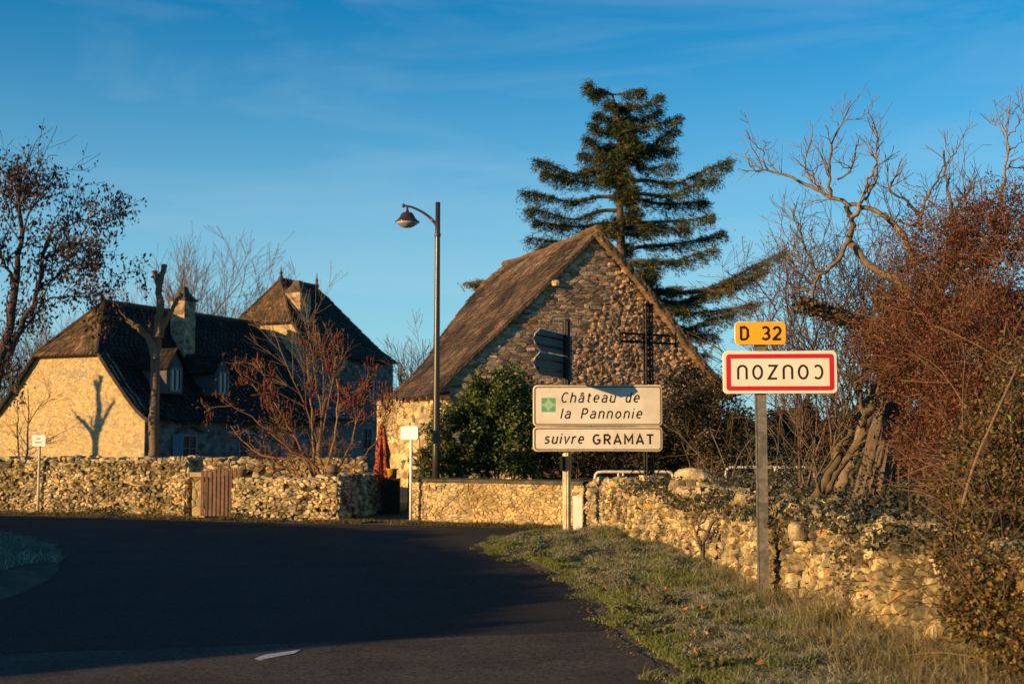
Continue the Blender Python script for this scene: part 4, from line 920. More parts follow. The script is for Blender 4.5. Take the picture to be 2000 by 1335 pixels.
c = at(1556, 1040, 9.7); rock('blocky pale stone perched at the wall edge beside the sign post', (c[0]+.02, c[1]+.05, c[2]), (.17, .17, .17), M['stone'], 6, 'loose_stone')
# ---- red folded parasol, pots, barrel
pb_ = at(746, 935, 24.6); t = thing('folded_parasol', 'tall folded red parasol standing beside the barn wall', 'parasol', (pb_[0], pb_[1], 0.0))
b = MB(); n = 28; prof = [(.02, 1.98), (.05, 1.93), (.075, 1.80), (.10, 1.6), (.15, 1.3), (.13, 1.18), (.17, .95), (.185, .75), (.16, .58)]
V = []
for r, z in prof:
    for j in range(n): a = 2*math.pi*j/n; q = r*.82*(1+.26*math.sin(a*7+z*1.5)+.12*math.sin(a*3+z*6)); V.append((q*math.cos(a), q*math.sin(a)*.8, z*.86))
b.add(V, [(i*n+j, (i+1)*n+j, (i+1)*n+(j+1) % n, i*n+(j+1) % n) for i in range(len(prof)-1) for j in range(n)]+[tuple(range(n))]); b.build('canopy', M['redcloth'], t)
b = MB(); b.tube([(0, 0, 0), (0, 0, 1.74)], .02, 8); b.build('pole', M['wood'], t); b = MB(); b.lathe((0, 0, 0), [(.24, 0), (.24, .05), (.05, .08)], 16); b.build('base', M['greyback'], t)
q = at(765, 925, 24.4); t = thing('flower_pot', 'ochre glazed pot beside the foot of the red parasol', 'pot', (q[0], q[1], q[2]-.08)); b = MB(); b.lathe((0, 0, 0), [(.07, 0), (.10, .15), (.115, .16), (.115, .185), (.09, .185)], 14); b.build('vessel', M['ochre'], t, True)
b = MB(); b.box((0, 0, (.0-(q[2]-.08))/2-.002), (.3, .3, q[2]-.085)); b.build('plinth', M['core'], t)
q = at(650, 931, 22.2); t = thing('wooden_tub', 'small brown wooden tub of bare twigs on the garden wall end', 'tub', (q[0], 22.1, .76)); b = MB(); b.lathe((0, 0, 0), [(.085, 0), (.10, .08), (.105, .10), (.10, .19), (.08, .19)], 14); b.build('tub', M['barrel'], t, True)
b = MB(); b.lathe((0, 0, 0), [(.107, .05), (.107, .07)], 14); b.build('band', M['iron'], t)
ln, tp = [], []; R = random.Random(9)
for k_ in range(6): grow((q[0]+R.uniform(-.05, .05), 22.1, .9), (R.uniform(-.4, .4), R.uniform(-.3, .3), 1), .5, .006, 1, ln, tp, R, seg=.1, kids=(1, 2))
branchmesh('twigs', t, ln, [(.12, .07, .04)])
# background sign behind the hedge on the right
q = at(1563, 920, 24); t = thing('traffic_sign', 'grey back of a square road sign on a thin pole beyond the terrace', 'road sign', (q[0], 24, .5)); b = MB(); b.tube([(0, 0, 0), (0, 0, at(1563, 745, 24)[2]-.5)], .03, 10); b.build('pole', M['galv'], t, True)
b = MB(); zz = at(1563, 836, 24)[2]-.5, at(1563, 795, 24)[2]-.5; b.box((-.1, .05, (zz[0]+zz[1])/2), (.17, .03, zz[1]-zz[0])); b.box((.10, .07, (zz[0]+zz[1])/2+.05), (.16, .03, zz[1]-zz[0]-.1)); b.build('board', M['greyback'], t)
# flower trough in front of the sunlit gable
q = at(145, 887, 27.5); t = thing('trough', 'dark planter trough behind the tallest wall below the sunlit gable', 'planter', (q[0], 27.5, q[2]-.45)); b = MB(); b.add([(-.24, -.12, .42), (.24, -.12, .42), (.24, .12, .42), (-.24, .12, .42), (-.15, -.08, .24), (.15, -.08, .24), (.15, .08, .24), (-.15, .08, .24)], [(0, 1, 2, 3), (7, 6, 5, 4), (0, 4, 5, 1), (1, 5, 6, 2), (2, 6, 7, 3), (3, 7, 4, 0)]); b.build('trough_body', M['dark'], t); b = MB(); b.tube([(0, 0, -q[2]+.45), (0, 0, .25)], .05, 8); b.build('stand', M['dark'], t)
# ================================================================== VEGETATION
PALEB = [(.30, .21, .13), (.36, .26, .16), (.26, .19, .12), (.22, .17, .11)]; BROWNB = [(.10, .065, .045), (.13, .08, .05), (.08, .055, .04)]; DARKB = [(.05, .038, .032), (.06, .045, .035)]
# ---- cedar
R = random.Random(21); Yc_ = 38.0; base = at(1215, 900, Yc_); cd = thing('cedar_tree', 'tall dark cedar with layered spreading branches rising behind the barn', 'tree', (base[0], Yc_, 0))
tr = [(base[0], Yc_, 0)]+[tuple(at(x, y, Yc_)) for x, y in ((1216, 640), (1214, 500), (1210, 400), (1209, 300), (1207, 230), (1196, 185))]
tc_ = curve3(tr); lines = [(np.array([tc_(k/30) for k in range(31)]), np.linspace(.30, .03, 31))]
bl2 = [(1143, 158, 196), (1158, 180, 205), (1165, 222, 240), (1152, 240, 262), (1142, 268, 292), (1135, 300, 322), (1138, 330, 345), (1042, 312, 355), (1062, 335, 372), (1018, 372, 392), (1030, 408, 425), (1045, 432, 450), (1030, 464, 485), (1052, 484, 500), (1100, 520, 540), (1090, 560, 570),
       (1258, 176, 206), (1295, 188, 228), (1290, 215, 248), (1327, 228, 274), (1322, 254, 288), (1322, 290, 305), (1318, 322, 330), (1270, 300, 310), (1427, 313, 385), (1402, 345, 400), (1380, 392, 410), (1392, 420, 442), (1350, 445, 455), (1415, 452, 510), (1400, 484, 525), (1536, 490, 610), (1490, 530, 620), (1482, 590, 630), (1440, 545, 590), (1430, 612, 650), (1400, 652, 665), (1345, 600, 600), (1330, 560, 570), (1360, 640, 640), (1300, 640, 640), (1378, 690, 680), (1330, 690, 690)]
pts = []; ax_ = []
def trunk_at(z):
    for k in range(31):
        if tc_(k/30)[2] >= z: return tc_(k/30)
    return tc_(1)
allb = []
for x, y, ys in bl2:
    tip = at(x, y, Yc_+R.uniform(-.5, .5)); s0 = trunk_at(at(1210, ys, Yc_)[2]); allb.append((s0, tip))
for k in range(60):
    z = R.uniform(3.5, 11.4); s0 = trunk_at(z); r = (12.4-z)*.235*R.uniform(.7, 1.1)+.3; a = R.uniform(0, 6.28); 
    if abs(math.cos(a)) > .75: a = math.copysign(1, math.sin(a))*R.uniform(.9, 2.2)
    allb.append((s0, s0+np.array([math.cos(a)*r, math.sin(a)*r, r*R.uniform(-.10, .32)])))
for s0, tip in allb:
    d = tip-s0; Lb = np.linalg.norm(d); mid = s0+d*.5+up3*(-.06*Lb+R.uniform(-.15, .12)); c = curve3([s0, s0+d*.22+up3*(-.01*Lb), mid, s0+d*.8+up3*(-.03*Lb), tip]); m = 14
    P = np.array([c(k/m) for k in range(m+1)]); lines.append((P, np.linspace(.02+.016*Lb, .008, m+1)))
    side = nrm(np.cross(d, up3)); npf = int(36*Lb)+20
    for q in range(npf):
        v = R.uniform(.12, 1)**.8; p = c(v); wd = (.05+.34*(1-v)**.7+.24*Lb*(1-v)*v*1.8)*R.uniform(-1, 1)*1.25; dd = nrm(side*np.sign(wd)*1.0+nrm(d)*.8-up3*.12)
        L2 = abs(wd)+.10
        dr = R.random()**2*.38
        for e in range(4): f_ = (e+R.random())/4; pts.append(p+dd*L2*f_*(1-dr*.6)+np.array([R.gauss(0, .04), R.gauss(0, .04), R.gauss(.03-(.10+dr)*f_, .035)])); ax_.append(dd*.9+np.array([0, 0, -.15-dr]))
pts = np.array(pts); ax_ = np.array(ax_); rep = 5
C = np.repeat(pts, rep, 0)+rng.normal(size=(len(pts)*rep, 3))*(.055, .055, .032); 
leaves('crown', cd, C, .15, [(.022, .044, .016), (.028, .050, .018), (.055, .070, .022), (.014, .028, .012), (.18, .14, .045)], M['needle'], axis=np.repeat(ax_, rep, 0), spread=.42, width=.13)  # golden needles mixed in stand for sunlit tips
branchmesh('trunk', cd, lines, [(.10, .075, .055)])
# cedar branch poking out left of the barn roof
q = at(935, 556, 34.5); t = thing('conifer_sapling', 'tip of a small conifer peeping over the barn roof edge', 'tree', (q[0]+.25, 34.5, .3)); P = np.array([(q[0]+.25, 34.5, .3), (q[0]+.25, 34.5, q[2]-.2), (q[0]-.05, 34.5, q[2]+.02)]); branchmesh('trunk', t, [(P, np.array([.05, .03, .01]))], [(.1, .07, .05)])
C = q+rng.normal(size=(500, 3))*(.17, .15, .06); leaves('crown', t, C, .14, [(.10, .10, .035), (.16, .13, .05)], M['needle'], axis=(-1, 0, .2), spread=.5, width=.22)
# ---- bare gnarled tree on the right
R = random.Random(33)
gx = at(1655, 930, 13.0); gt_ = thing('bare_tree', 'leafless gnarled fruit tree with crooked lit branches against the sky, right', 'tree', (gx[0], 13.0, .6))
defs = [([(1640, 955), (1668, 880), (1700, 800), (1735, 720), (1768, 640), (1775, 570), (1745, 545), (1708, 523), (1673, 492), (1655, 472)], .085, .045, 3),
 ([(1655, 472), (1665, 449), (1661, 421), (1654, 410)], .042, .036, 2), ([(1661, 425), (1683, 400), (1700, 345), (1712, 310), (1710, 265), (1708, 250)], .03, .006, 9), ([(1690, 390), (1715, 340), (1706, 300), (1690, 262)], .018, .005, 6),
 ([(1790, 520), (1776, 480), (1762, 455), (1735, 430), (1700, 410), (1640, 390), (1600, 372), (1570, 355), (1530, 342), (1500, 332), (1470, 325), (1455, 315), (1462, 290)], .045, .007, 12), ([(1500, 332), (1490, 300), (1468, 268)], .012, .004, 4),
 ([(1622, 385), (1620, 330), (1625, 280), (1640, 250), (1665, 222)], .026, .006, 9), ([(1640, 250), (1627, 228)], .008, .004, 1), ([(1635, 350), (1660, 330), (1676, 290), (1672, 262)], .015, .004, 6), ([(1598, 372), (1575, 330), (1566, 280)], .014, .004, 6), ([(1612, 380), (1590, 340), (1545, 312)], .014, .004, 5),
 ([(1655, 474), (1630, 515), (1598, 540), (1588, 560), (1585, 582), (1572, 600)], .032, .018, 5), ([(1598, 540), (1575, 490), (1560, 450), (1545, 412), (1555, 398)], .018, .005, 8), ([(1590, 545), (1560, 500), (1532, 450), (1512, 430)], .014, .004, 7), ([(1585, 560), (1550, 520), (1530, 470), (1520, 445)], .012, .004, 6),
 ([(1800, 450), (1790, 410), (1765, 390), (1735, 365), (1755, 340), (1772, 310)], .026, .006, 8), ([(1800, 445), (1770, 435), (1740, 420), (1720, 418)], .018, .006, 6), ([(1800, 440), (1806, 400), (1830, 350), (1845, 320), (1872, 290)], .02, .005, 7),
 ([(1858, 430), (1850, 360), (1840, 297)], .026, .014, 4), ([(1950, 400), (1965, 340), (1968, 290), (1965, 260), (1968, 212)], .024, .005, 6), ([(1965, 330), (1985, 312), (2010, 308)], .014, .006, 3), ([(1966, 270), (1945, 240), (1935, 232)], .012, .004, 3), ([(1970, 265), (1990, 240), (2000, 208)], .012, .004, 3), ([(1968, 300), (1990, 275), (1992, 255)], .01, .004, 2),
 ([(1900, 380), (1895, 350), (1880, 330)], .012, .004, 4), ([(1880, 400), (1900, 360), (1930, 345)], .012, .004, 6), ([(1830, 420), (1815, 380), (1790, 360)], .012, .004, 5)]
lines, tips = limbs(defs, 13.0, R, sprout=(1, .30, .009), lv=1, jy=.5, kids=(3, 5), ratio=.5, minr=.0035, wig=.35, up=.10, ang=.75)
lines = [(P, rr*.78) for P, rr in lines]
branchmesh('branches', gt_, lines, [(.20, .145, .09), (.25, .18, .11), (.16, .12, .08)])
# thick ivy sleeves on the lower limbs
P = np.array([at(x+R.gauss(0, 10), y+R.gauss(0, 8), 13+R.gauss(0, .12)) for x, y in ([(1768-k*.9, 640-k*1.1) for k in range(60)]+[(1560+k*2.2, 592+k*.7) for k in range(100)])*26])
leaves('ivy', gt_, P, .045, [(.13, .06, .035), (.09, .055, .03), (.10, .09, .03), (.06, .05, .02)], width=.6)
R = random.Random(35)
gx = at(1720, 935, 11.6); t = thing('old_trunk', 'thick ridged grey-brown tree trunk leaning right, lit on its left side', 'tree', (gx[0], 11.6, .65))
b = MB(); cc = curve3([at(1690, 1010, 11.6), at(1720, 860, 11.6), at(1742, 780, 11.65), at(1775, 690, 11.7), at(1830, 560, 11.8), at(1870, 460, 11.8)]); V = []; n = 48; m = 34
for i in range(m+1):
    p = cc(i/m); r = .135*(1-.5*i/m)
    for j in range(n):
        a = 2*math.pi*j/n; q = r*(1+.06*math.sin(a*5+i*.10+noise.noise((i*.2,1,1))*3)+.06*math.sin(a*11+i*.16+noise.noise((i*.35,5,1))*4)+.05*math.sin(a*19-i*.2+noise.noise((i*.5,9,1))*4)+.10*noise.noise((i*.9, a*3, 2))+.15*noise.noise((a*2, i*.25, 0))); V.append((p[0]+q*math.cos(a), p[1]+q*math.sin(a), p[2]))
b.add(V, [(i*n+j, i*n+(j+1) % n, (i+1)*n+(j+1) % n, (i+1)*n+j) for i in range(m) for j in range(n)], (.12, .09, .065)); b.build('trunk', M['bark'], t, loc=np.array(t.location))
P = np.array([cc(R.random()**1.6*.75)+np.array([R.gauss(0, .13), -.10+R.gauss(0, .08), R.gauss(0, .05)]) for _ in range(1500)]); P = P[[noise.noise(Vector(p)*3) > -.02 for p in P]]
leaves('ivy', t, P, .04, [(.05, .055, .02), (.08, .06, .03), (.12, .08, .035)], width=.7)
# leaning stems beside it
defs = [([(1590, 975), (1625, 915), (1650, 860), (1680, 800), (1715, 740)], .05, .03, 4), ([(1610, 960), (1648, 900), (1680, 860), (1690, 820), (1680, 780), (1672, 740)], .04, .02, 5), ([(1650, 900), (1640, 850), (1652, 800), (1640, 750)], .02, .01, 6), ([(1690, 810), (1720, 770), (1745, 745)], .04, .03, 2), ([(1600, 960), (1590, 900), (1560, 850)], .014, .006, 5), ([(1660, 930), (1700, 880), (1725, 830)], .03, .02, 3)]
q = at(1600, 960, 12); t = thing('leaning_tree', 'mossy leaning multi-stemmed tree rising over the wall between sign and thick trunk', 'tree', (q[0], 12, .6))
lines, tips = limbs(defs, 12, R, sprout=(1, .42, .012), lv=2, jy=.3, minr=.003); branchmesh('stems', t, lines, [(.10, .08, .05), (.13, .095, .055), (.08, .065, .04)])
# ---- twiggy thicket between cedar and red hedge
q = at(1640, 930, 14.5); t = thing('bare_thicket', 'dense leafless thicket of fine upright twigs behind the town sign', 'shrub', (q[0], 14.5, .6)); R = random.Random(41)
lines, tips = [], []
for k in range(95):
    x = R.uniform(1510, 1790); yb = R.uniform(600, 860); Y = 14.5+R.uniform(-.9, .9); p = at(x, yb, Y)
    grow(p, (R.uniform(-.6, .3), R.uniform(-.3, .3), 1), R.uniform(.7, 1.25), .010, 2, lines, tips, R, seg=.10, wig=.42, up=.05, kids=(4, 7), ratio=.6, ang=.8, minr=.0030)
for k in range(26):
    x = R.uniform(1540, 1780); Y = 14.5+R.uniform(-.6, .6); p = at(x, 950, Y); p[2] = .6; grow(p, (R.uniform(-.35, .35), R.uniform(-.2, .2), 1), R.uniform(1.4, 2.3), .016, 2, lines, tips, R, seg=.2, wig=.2, up=.05, kids=(3, 5), ratio=.45, ang=.6, minr=.0032)
branchmesh('twigs', t, lines, [(.11, .065, .045), (.08, .05, .04), (.15, .09, .06)])
C = np.array([p+np.array([R.gauss(0, .04) for _ in range(3)]) for p, d in tips for _ in range(1) if R.random() < .5]); leaves('dead_leaves', t, C, .028, [(.16, .07, .04), (.12, .05, .035), (.15, .10, .04)], width=.6)
# ---- red-brown hedge mass
R = random.Random(43); q = at(1900, 950, 10.2); rh = thing('red_hedge', 'huge overgrown red-brown thorny hedge filling the right edge of the view', 'hedge', (q[0], 10.2, .6))
C = []
for (px, py, Y, rx, ry, rz, n, sd) in ((1885, 545, 10.6, .62, .6, .72, 30000, 1), (1985, 500, 10.2, .55, .6, .62, 20000, 2), (1850, 680, 10.4, .62, .55, .45, 22000, 3), (1950, 720, 9.6, .62, .55, .55, 24000, 4), (1800, 760, 11.0, .45, .4, .40, 9000, 5), (1930, 870, 9.3, .5, .5, .55, 14000, 6), (2080, 700, 9.6, .8, .7, 1.3, 14000, 7), (1770, 655, 11.2, .5, .4, .22, 8000, 8), (1840, 850, 10.4, .42, .4, .42, 9000, 10), (1780, 720, 11.6, .45, .4, .25, 6000, 11), (2020, 860, 9.0, .5, .5, .7, 12000, 9)):
    C.append(blob_points(n, at(px, py, Y), (rx, ry, rz), .45, .45, sd, 2.2))
C = np.concatenate(C); dens = np.array([noise.noise(Vector(p)*2.4)+.6*noise.noise(Vector(p)*6) for p in C]); C = C[dens > -.30]
leaves('foliage', rh, C, .027, [(.15, .045, .026), (.11, .035, .022), (.19, .065, .032), (.07, .045, .024), (.10, .075, .028), (.24, .09, .04)], width=.42, spread=1)
lines, tips = [], []
for k in range(600):
    p = C[R.randrange(len(C))]; grow(p, (R.uniform(-1, .6), R.uniform(-.6, .3), R.uniform(-.2, 1)), R.uniform(.2, .5), .0040, 1, lines, tips, R, seg=.08, wig=.3, up=-.02, kids=(2, 4), ratio=.6, minr=.0022)
for k in range(10):
    p = at(R.uniform(1850, 2080), R.uniform(880, 960), R.uniform(9, 11)); p[2] = .6; grow(p, (R.uniform(-.4, .3), R.uniform(-.2, .2), 1), R.uniform(1.2, 2.2), .014, 1, lines, tips, R, seg=.2, wig=.2, up=.02, kids=(2, 4), minr=.003)
branchmesh('stems', rh, lines, [(.22, .11, .06), (.16, .08, .05), (.12, .06, .04)])
# ---- mixed bramble bank lower right
R = random.Random(47); t = thing('bramble_bank', 'tangle of ivy and brambles with yellowing leaves spilling over the wall, lower right', 'shrub', (2.9, 7.6, .5)); C = []
for (px, py, Y, rx, ry, rz, n, sd) in ((1950, 900, 8.2, .30, .5, .34, 6000, 1), (1990, 1020, 7.6, .26, .45, .30, 5500, 2), (1965, 1130, 7.2, .22, .35, .26, 3800, 3), (2030, 1230, 6.9, .26, .4, .3, 3500, 4), (1900, 1075, 7.8, .16, .28, .15, 1500, 5), (2010, 780, 8.2, .3, .5, .4, 4000, 6), (1880, 1180, 7.3, .10, .2, .14, 600, 7), (1890, 960, 8.2, .24, .3, .2, 2600, 8), (1910, 1140, 7.3, .2, .25, .2, 1800, 9), (1900, 1060, 7.3, .22, .3, .2, 3200, 10), (1960, 1150, 6.8, .22, .3, .26, 3800, 11), (1990, 1270, 6.5, .2, .3, .22, 3000, 12), (1890, 1200, 6.9, .13, .25, .16, 1200, 13), (1850, 1090, 7.6, .12, .2, .12, 700, 14), (1960, 980, 7.8, .26, .3, .24, 3500, 15)):
    C.append(blob_points(n, at(px, py, Y), (rx, ry, rz), .45, .3, sd, 2.2))
C = np.concatenate(C); leaves('leaf_mass', t, C, .030, [(.11, .10, .03), (.14, .11, .03), (.06, .055, .025), (.17, .09, .03), (.26, .17, .04), (.13, .05, .03), (.05, .05, .022)], width=.62)
lines, tips = [], []
for k in range(130):
    p = C[R.randrange(len(C))]; grow(p, (R.uniform(-1, .4), R.uniform(-.8, .3), R.uniform(-.1, 1)), R.uniform(.25, .7), .0042, 1, lines, tips, R, seg=.09, wig=.28, up=-.06, kids=(2, 3), ratio=.5, minr=.002)
P = np.array([at(1875, 1000, 7.4), at(1905, 900, 7.5), at(1940, 820, 7.6), at(1985, 720, 7.8)]); cc = curve3(P); lines.append((np.array([cc(k/12) for k in range(13)]), np.linspace(.012, .008, 13)))
branchmesh('stems', t, lines, [(.18, .11, .06), (.14, .08, .05), (.22, .14, .08)])
# large bright bramble leaves, a few pixels wide each
big = np.array([C[R.randrange(len(C))]+np.array([-.02, -.12, 0]) for _ in range(60)]); V, Fc, T = leafmesh(big, .055, [(.45, .33, .09), (.36, .30, .08), (.30, .12, .05), (.20, .24, .06)], width=.8)
for k in range(len(big)): c = V[k*4:k*4+4].mean(0); o = mk('leaf', V[k*4:k*4+4], [(0, 1, 2, 3)], M['leaf'], t, T[k*4], loc=c); o.location = c-np.array(t.location)
# ---- ivy ground cover on the terrace
def on_terr(n, xr, yr, h0=.0, h1=.16):
    out = []
    while len(out) < n:
        y = R.uniform(*yr); x = np.interp(y, wY, wX)+R.uniform(*xr); hh = .5+noise.noise((x*1.5, y*1.5, 9))
        if R.random() > hh+.25: continue
        out.append((x, y, terr(x, y)+R.uniform(h0, h1)*(.6+.9*hh)))
    return np.array(out)
C = np.concatenate([on_terr(26000, (.12, 2.6), (8.2, 19.6)), on_terr(9000, (-.12, .5), (7.4, 17.5), .05, .2), on_terr(6000, (2, 7), (12, 22), 0, .4)])
V, Fc, T = leafmesh(C, .042, [(.06, .06, .03), (.045, .05, .024), (.085, .075, .035), (.11, .09, .06), (.04, .05, .02), (.16, .14, .11)], width=.7)
tag(mk('ground_ivy', V, Fc, M['leaf'], None, T), 'low creeping ivy and brambles covering the terrace', 'ground cover', kind='stuff')
C = np.array([np.array([np.interp(s, wY, wX)-.05-R.random()*.06, s, z]) for s, z in ((R.uniform(7.2, 14.2), R.uniform(.15, .85)) for _ in range(3200)) if noise.noise((s*1.3, z*2, 3)) > .12+.35*(z < .5)])
V, Fc, T = leafmesh(C, .03, [(.07, .075, .035), (.10, .09, .04), (.14, .10, .06)], width=.6); tag(mk('wall_ivy', V, Fc, M['leaf'], None, T), 'ivy and dry weeds creeping over the face of the long dry stone wall', 'ivy', kind='stuff')
# twisted dry root on the wall face
R = random.Random(52); q = at(1372, 1030, 13.6); t = thing('dead_vine', 'twisted dark dead vine root climbing the dry stone wall left of the town sign post', 'vine', (q[0]-.1, 13.3, .1))
defs = [([(1378, 1105), (1370, 1070), (1385, 1040), (1400, 1015), (1440, 1000)], .028, .012, 4), ([(1385, 1050), (1400, 1030), (1430, 1050), (1465, 1040)], .02, .008, 4), ([(1372, 1075), (1362, 1040), (1380, 1000)], .018, .008, 3)]
lines, tips = limbs(defs, 13.15, R, sprout=(1, .22, .007), lv=1, jy=.1, minr=.003); branchmesh('stems', t, lines, [(.07, .055, .045), (.11, .085, .065)])
# ---- bushes
def bush(name, lab, cat, Y, blobs, size, cols, stems=10, seed=1, zb=.0, width=.5, m=None, dcut=-.25):
    R = random.Random(seed); C = []
    for k, (px, py, dy, rx, rz, n) in enumerate(blobs): C.append(blob_points(n, at(px, py, Y+dy), (rx, rx*.8, rz), .4, .5, seed+k, 2.0))
    C = np.concatenate(C); cx = at(blobs[0][0], blobs[0][1], Y)[0]; r = thing(name, lab, cat, (cx, Y, zb))
    dn = np.array([noise.noise(Vector(p)*2.6) for p in C]); C = C[dn > dcut]
    leaves('foliage', r, C, size, cols, m, width=width); lines, tips = [], []
    for k in range(stems): c = C[R.randrange(len(C))]; s = np.array([cx+(c[0]-cx)*.35, Y+(c[1]-Y)*.5, zb]); grow(s, c-s, np.linalg.norm(c-s), .02, 1, lines, tips, R, seg=.25, wig=.1, up=0, kids=(2, 3), ratio=.4)
    branchmesh('stems', r, lines, BROWNB); return r
bush('laurel_bush', 'big round dark green bush in front of the barn, right of the street lamp', 'shrub', 23.6, [(975, 790, 0, .62, .70, 9000), (900, 860, -.2, .55, .62, 7000), (1010, 870, .1, .75, .62, 8000), (940, 800, .2, .5, .5, 4000), (1050, 800, .5, .5, .5, 4000), (855, 905, -.4, .35, .35, 2600)], .075, [(.045, .08, .016), (.065, .105, .022), (.03, .05, .012), (.10, .14, .03), (.16, .18, .045)], seed=3, zb=.3)
bush('climbing_shrub', 'sparse yellow-green shrub climbing between the notice board and the street lamp', 'shrub', 22.6, [(838, 860, 0, .22, .42, 1100), (822, 900, 0, .28, .3, 1000), (828, 950, -.35, .14, .34, 450), (870, 820, .3, .3, .4, 900)], .065, [(.10, .11, .03), (.16, .15, .045), (.06, .08, .02), (.22, .18, .06)], seed=4, dcut=-.1)
bush('shaded_hedge', 'ivy hedge with shade in its leaf colours, below the barn gable behind the cream sign', 'hedge', 23.8, [(1130, 860, 0, .9, .75, 7000), (1230, 880, 0, .9, .6, 6500), (1330, 850, .2, .8, .8, 8000), (1400, 830, .4, .6, .95, 8000), (1350, 760, 1.6, .5, .5, 3000), (1450, 870, 0, .6, .7, 6000), (1500, 900, -.2, .6, .5, 4500)], .062, [(.016, .018, .008), (.024, .026, .010), (.012, .014, .007), (.045, .035, .014), (.06, .045, .012)], seed=5, zb=.3, stems=24)  # near-black leaf colours carry the shade lying on this hedge
bush('yellow_bush', 'patch of yellowing leaves in front of the shaded ivy hedge', 'shrub', 22.4, [(1368, 885, 0, .26, .34, 700), (1395, 905, .1, .3, .22, 500)], .06, [(.16, .10, .02), (.09, .07, .02), (.06, .05, .015)], seed=6, zb=.4, dcut=-.05)
bush('dark_shrub', 'dark conical evergreen shrub beyond the terrace on the right', 'shrub', 27, [(1590, 880, 0, .55, .5, 5000), (1575, 830, 0, .3, .5, 2500), (1530, 860, .3, .5, .7, 4500), (1640, 910, 0, .6, .35, 3500)], .09, [(.014, .016, .010), (.02, .022, .012), (.03, .026, .012)], seed=7, zb=.4)
bush('evergreen_bush', 'dark spreading evergreen bush low behind the bare thicket', 'shrub', 16.5, [(1690, 890, 0, .55, .4, 6000), (1790, 880, 0, .7, .5, 8000), (1880, 860, -.6, .7, .6, 7000)], .05, [(.035, .03, .014), (.05, .04, .018), (.07, .045, .02)], seed=8, zb=.6)
# bare stems before the shaded hedge
R = random.Random(55); q = at(1440, 930, 19.5); t = thing('wild_rose', 'thin pale arching bramble canes crossing behind the town sign post', 'shrub', (q[0], 19.5, .6)); lines, tips = [], []
for k in range(34): p = at(R.uniform(1380, 1600), 940, 19.5+R.uniform(-1.5, 1.5)); p[2] = .55; grow(p, (R.uniform(-.6, .6), R.uniform(-.3, .3), 1), R.uniform(.5, 1.5), .010, 1, lines, tips, R, seg=.14, wig=.3, up=-.01, kids=(2, 4), ratio=.5)
branchmesh('stems', t, lines, [(.20, .15, .09), (.14, .10, .06)])
# ---- left dark-leaved tree
R = random.Random(61); q = at(0, 890, 30); lt = thing('birch_tree', 'drooping tree with dark purplish leaves at the left edge', 'tree', (q[0], 30, 0))
defs = [([(-40, 900), (-18, 800), (-5, 720), (15, 650), (25, 590), (35, 520), (42, 440), (36, 370), (35, 300)], .17, .02, 16), ([(0, 720), (30, 655), (62, 600), (75, 560), (85, 500), (95, 460)], .10, .03, 10),
 ([(80, 520), (100, 470), (150, 432), (195, 425), (236, 428)], .035, .008, 8), ([(70, 570), (110, 540), (160, 520), (200, 520), (240, 545)], .035, .008, 9), ([(45, 450), (62, 400), (90, 370), (120, 350)], .03, .008, 7), ([(40, 400), (70, 340), (95, 305), (115, 302)], .02, .006, 6), ([(85, 505), (130, 480), (170, 470), (190, 480)], .03, .008, 8), ([(30, 560), (0, 500), (-30, 450)], .04, .01, 8), ([(38, 420), (10, 370), (-10, 350)], .025, .006, 6), ([(72, 590), (120, 580), (170, 580), (205, 610)], .025, .006, 6), ([(35, 340), (20, 310), (10, 318)], .01, .004, 3)]
lines, tips = limbs(defs, 30, R, 2, sprout=(1, 1.0, .02), lv=1, jy=1.2, up=.0, kids=(2, 4), minr=.006); 
C = []; 
for P, rr in lines:
    if rr[0] > .032: continue
    for p in P[1:]:
        hi = at(0, 330, 30)[2]
        nn_ = 6 if p[2] < hi else 1
        for _ in range(nn_):
            if R.random() < .75: C.append(p+np.array([R.gauss(0, .10), R.gauss(0, .10), -abs(R.gauss(0, .18))]))
    if P[-1][2] < hi and R.random() < .7:                     # hanging twig
        e = P[-1]; L_ = R.uniform(.3, .8)
        for k in range(int(L_*12)): C.append(e+np.array([R.gauss(0, .04), R.gauss(0, .04), -L_*k/(L_*12)]))
leaves('leaves', lt, np.array(C), .105, [(.05, .028, .028), (.035, .024, .022), (.03, .03, .02), (.11, .035, .03), (.06, .045, .02)], axis=(0, 0, -1.2), width=.5, spread=.7)
branchmesh('branches', lt, lines, [(.055, .045, .045), (.07, .05, .045)])
# ---- pollarded trees
def pollard(lab, defs, Y, R):
    q = at(defs[0][0][0][0], 893, Y); t = thing('pollarded_tree', lab, 'tree', (q[0], Y, 0)); lines, tips = limbs(defs, Y, R, 1.5, sprout=(1, .6, .012), lv=1, jy=.25, minr=.005); 
    branchmesh('trunk', t, lines, [(.16, .11, .07), (.19, .13, .08)]); return t
pd = [([(298, 990), (299, 893), (301, 800), (303, 730), (302, 690), (308, 655)], .135, .115, 2), ([(308, 660), (312, 600), (308, 560), (303, 528)], .13, .06, 3), ([(309, 575), (314, 545), (321, 520)], .085, .075, 0), ([(304, 700), (288, 655), (268, 638), (250, 625)], .11, .06, 2), ([(250, 627), (228, 595)], .02, .01, 0), ([(312, 650), (330, 618), (348, 585), (356, 574)], .07, .045, 3), ([(300, 650), (293, 640), (294, 622)], .04, .03, 1), ([(318, 655), (322, 640), (316, 620)], .03, .02, 1)]
pt = pollard('stout pollarded tree with sawn-off limbs before the farmhouse front', pd, 32.0, random.Random(71))
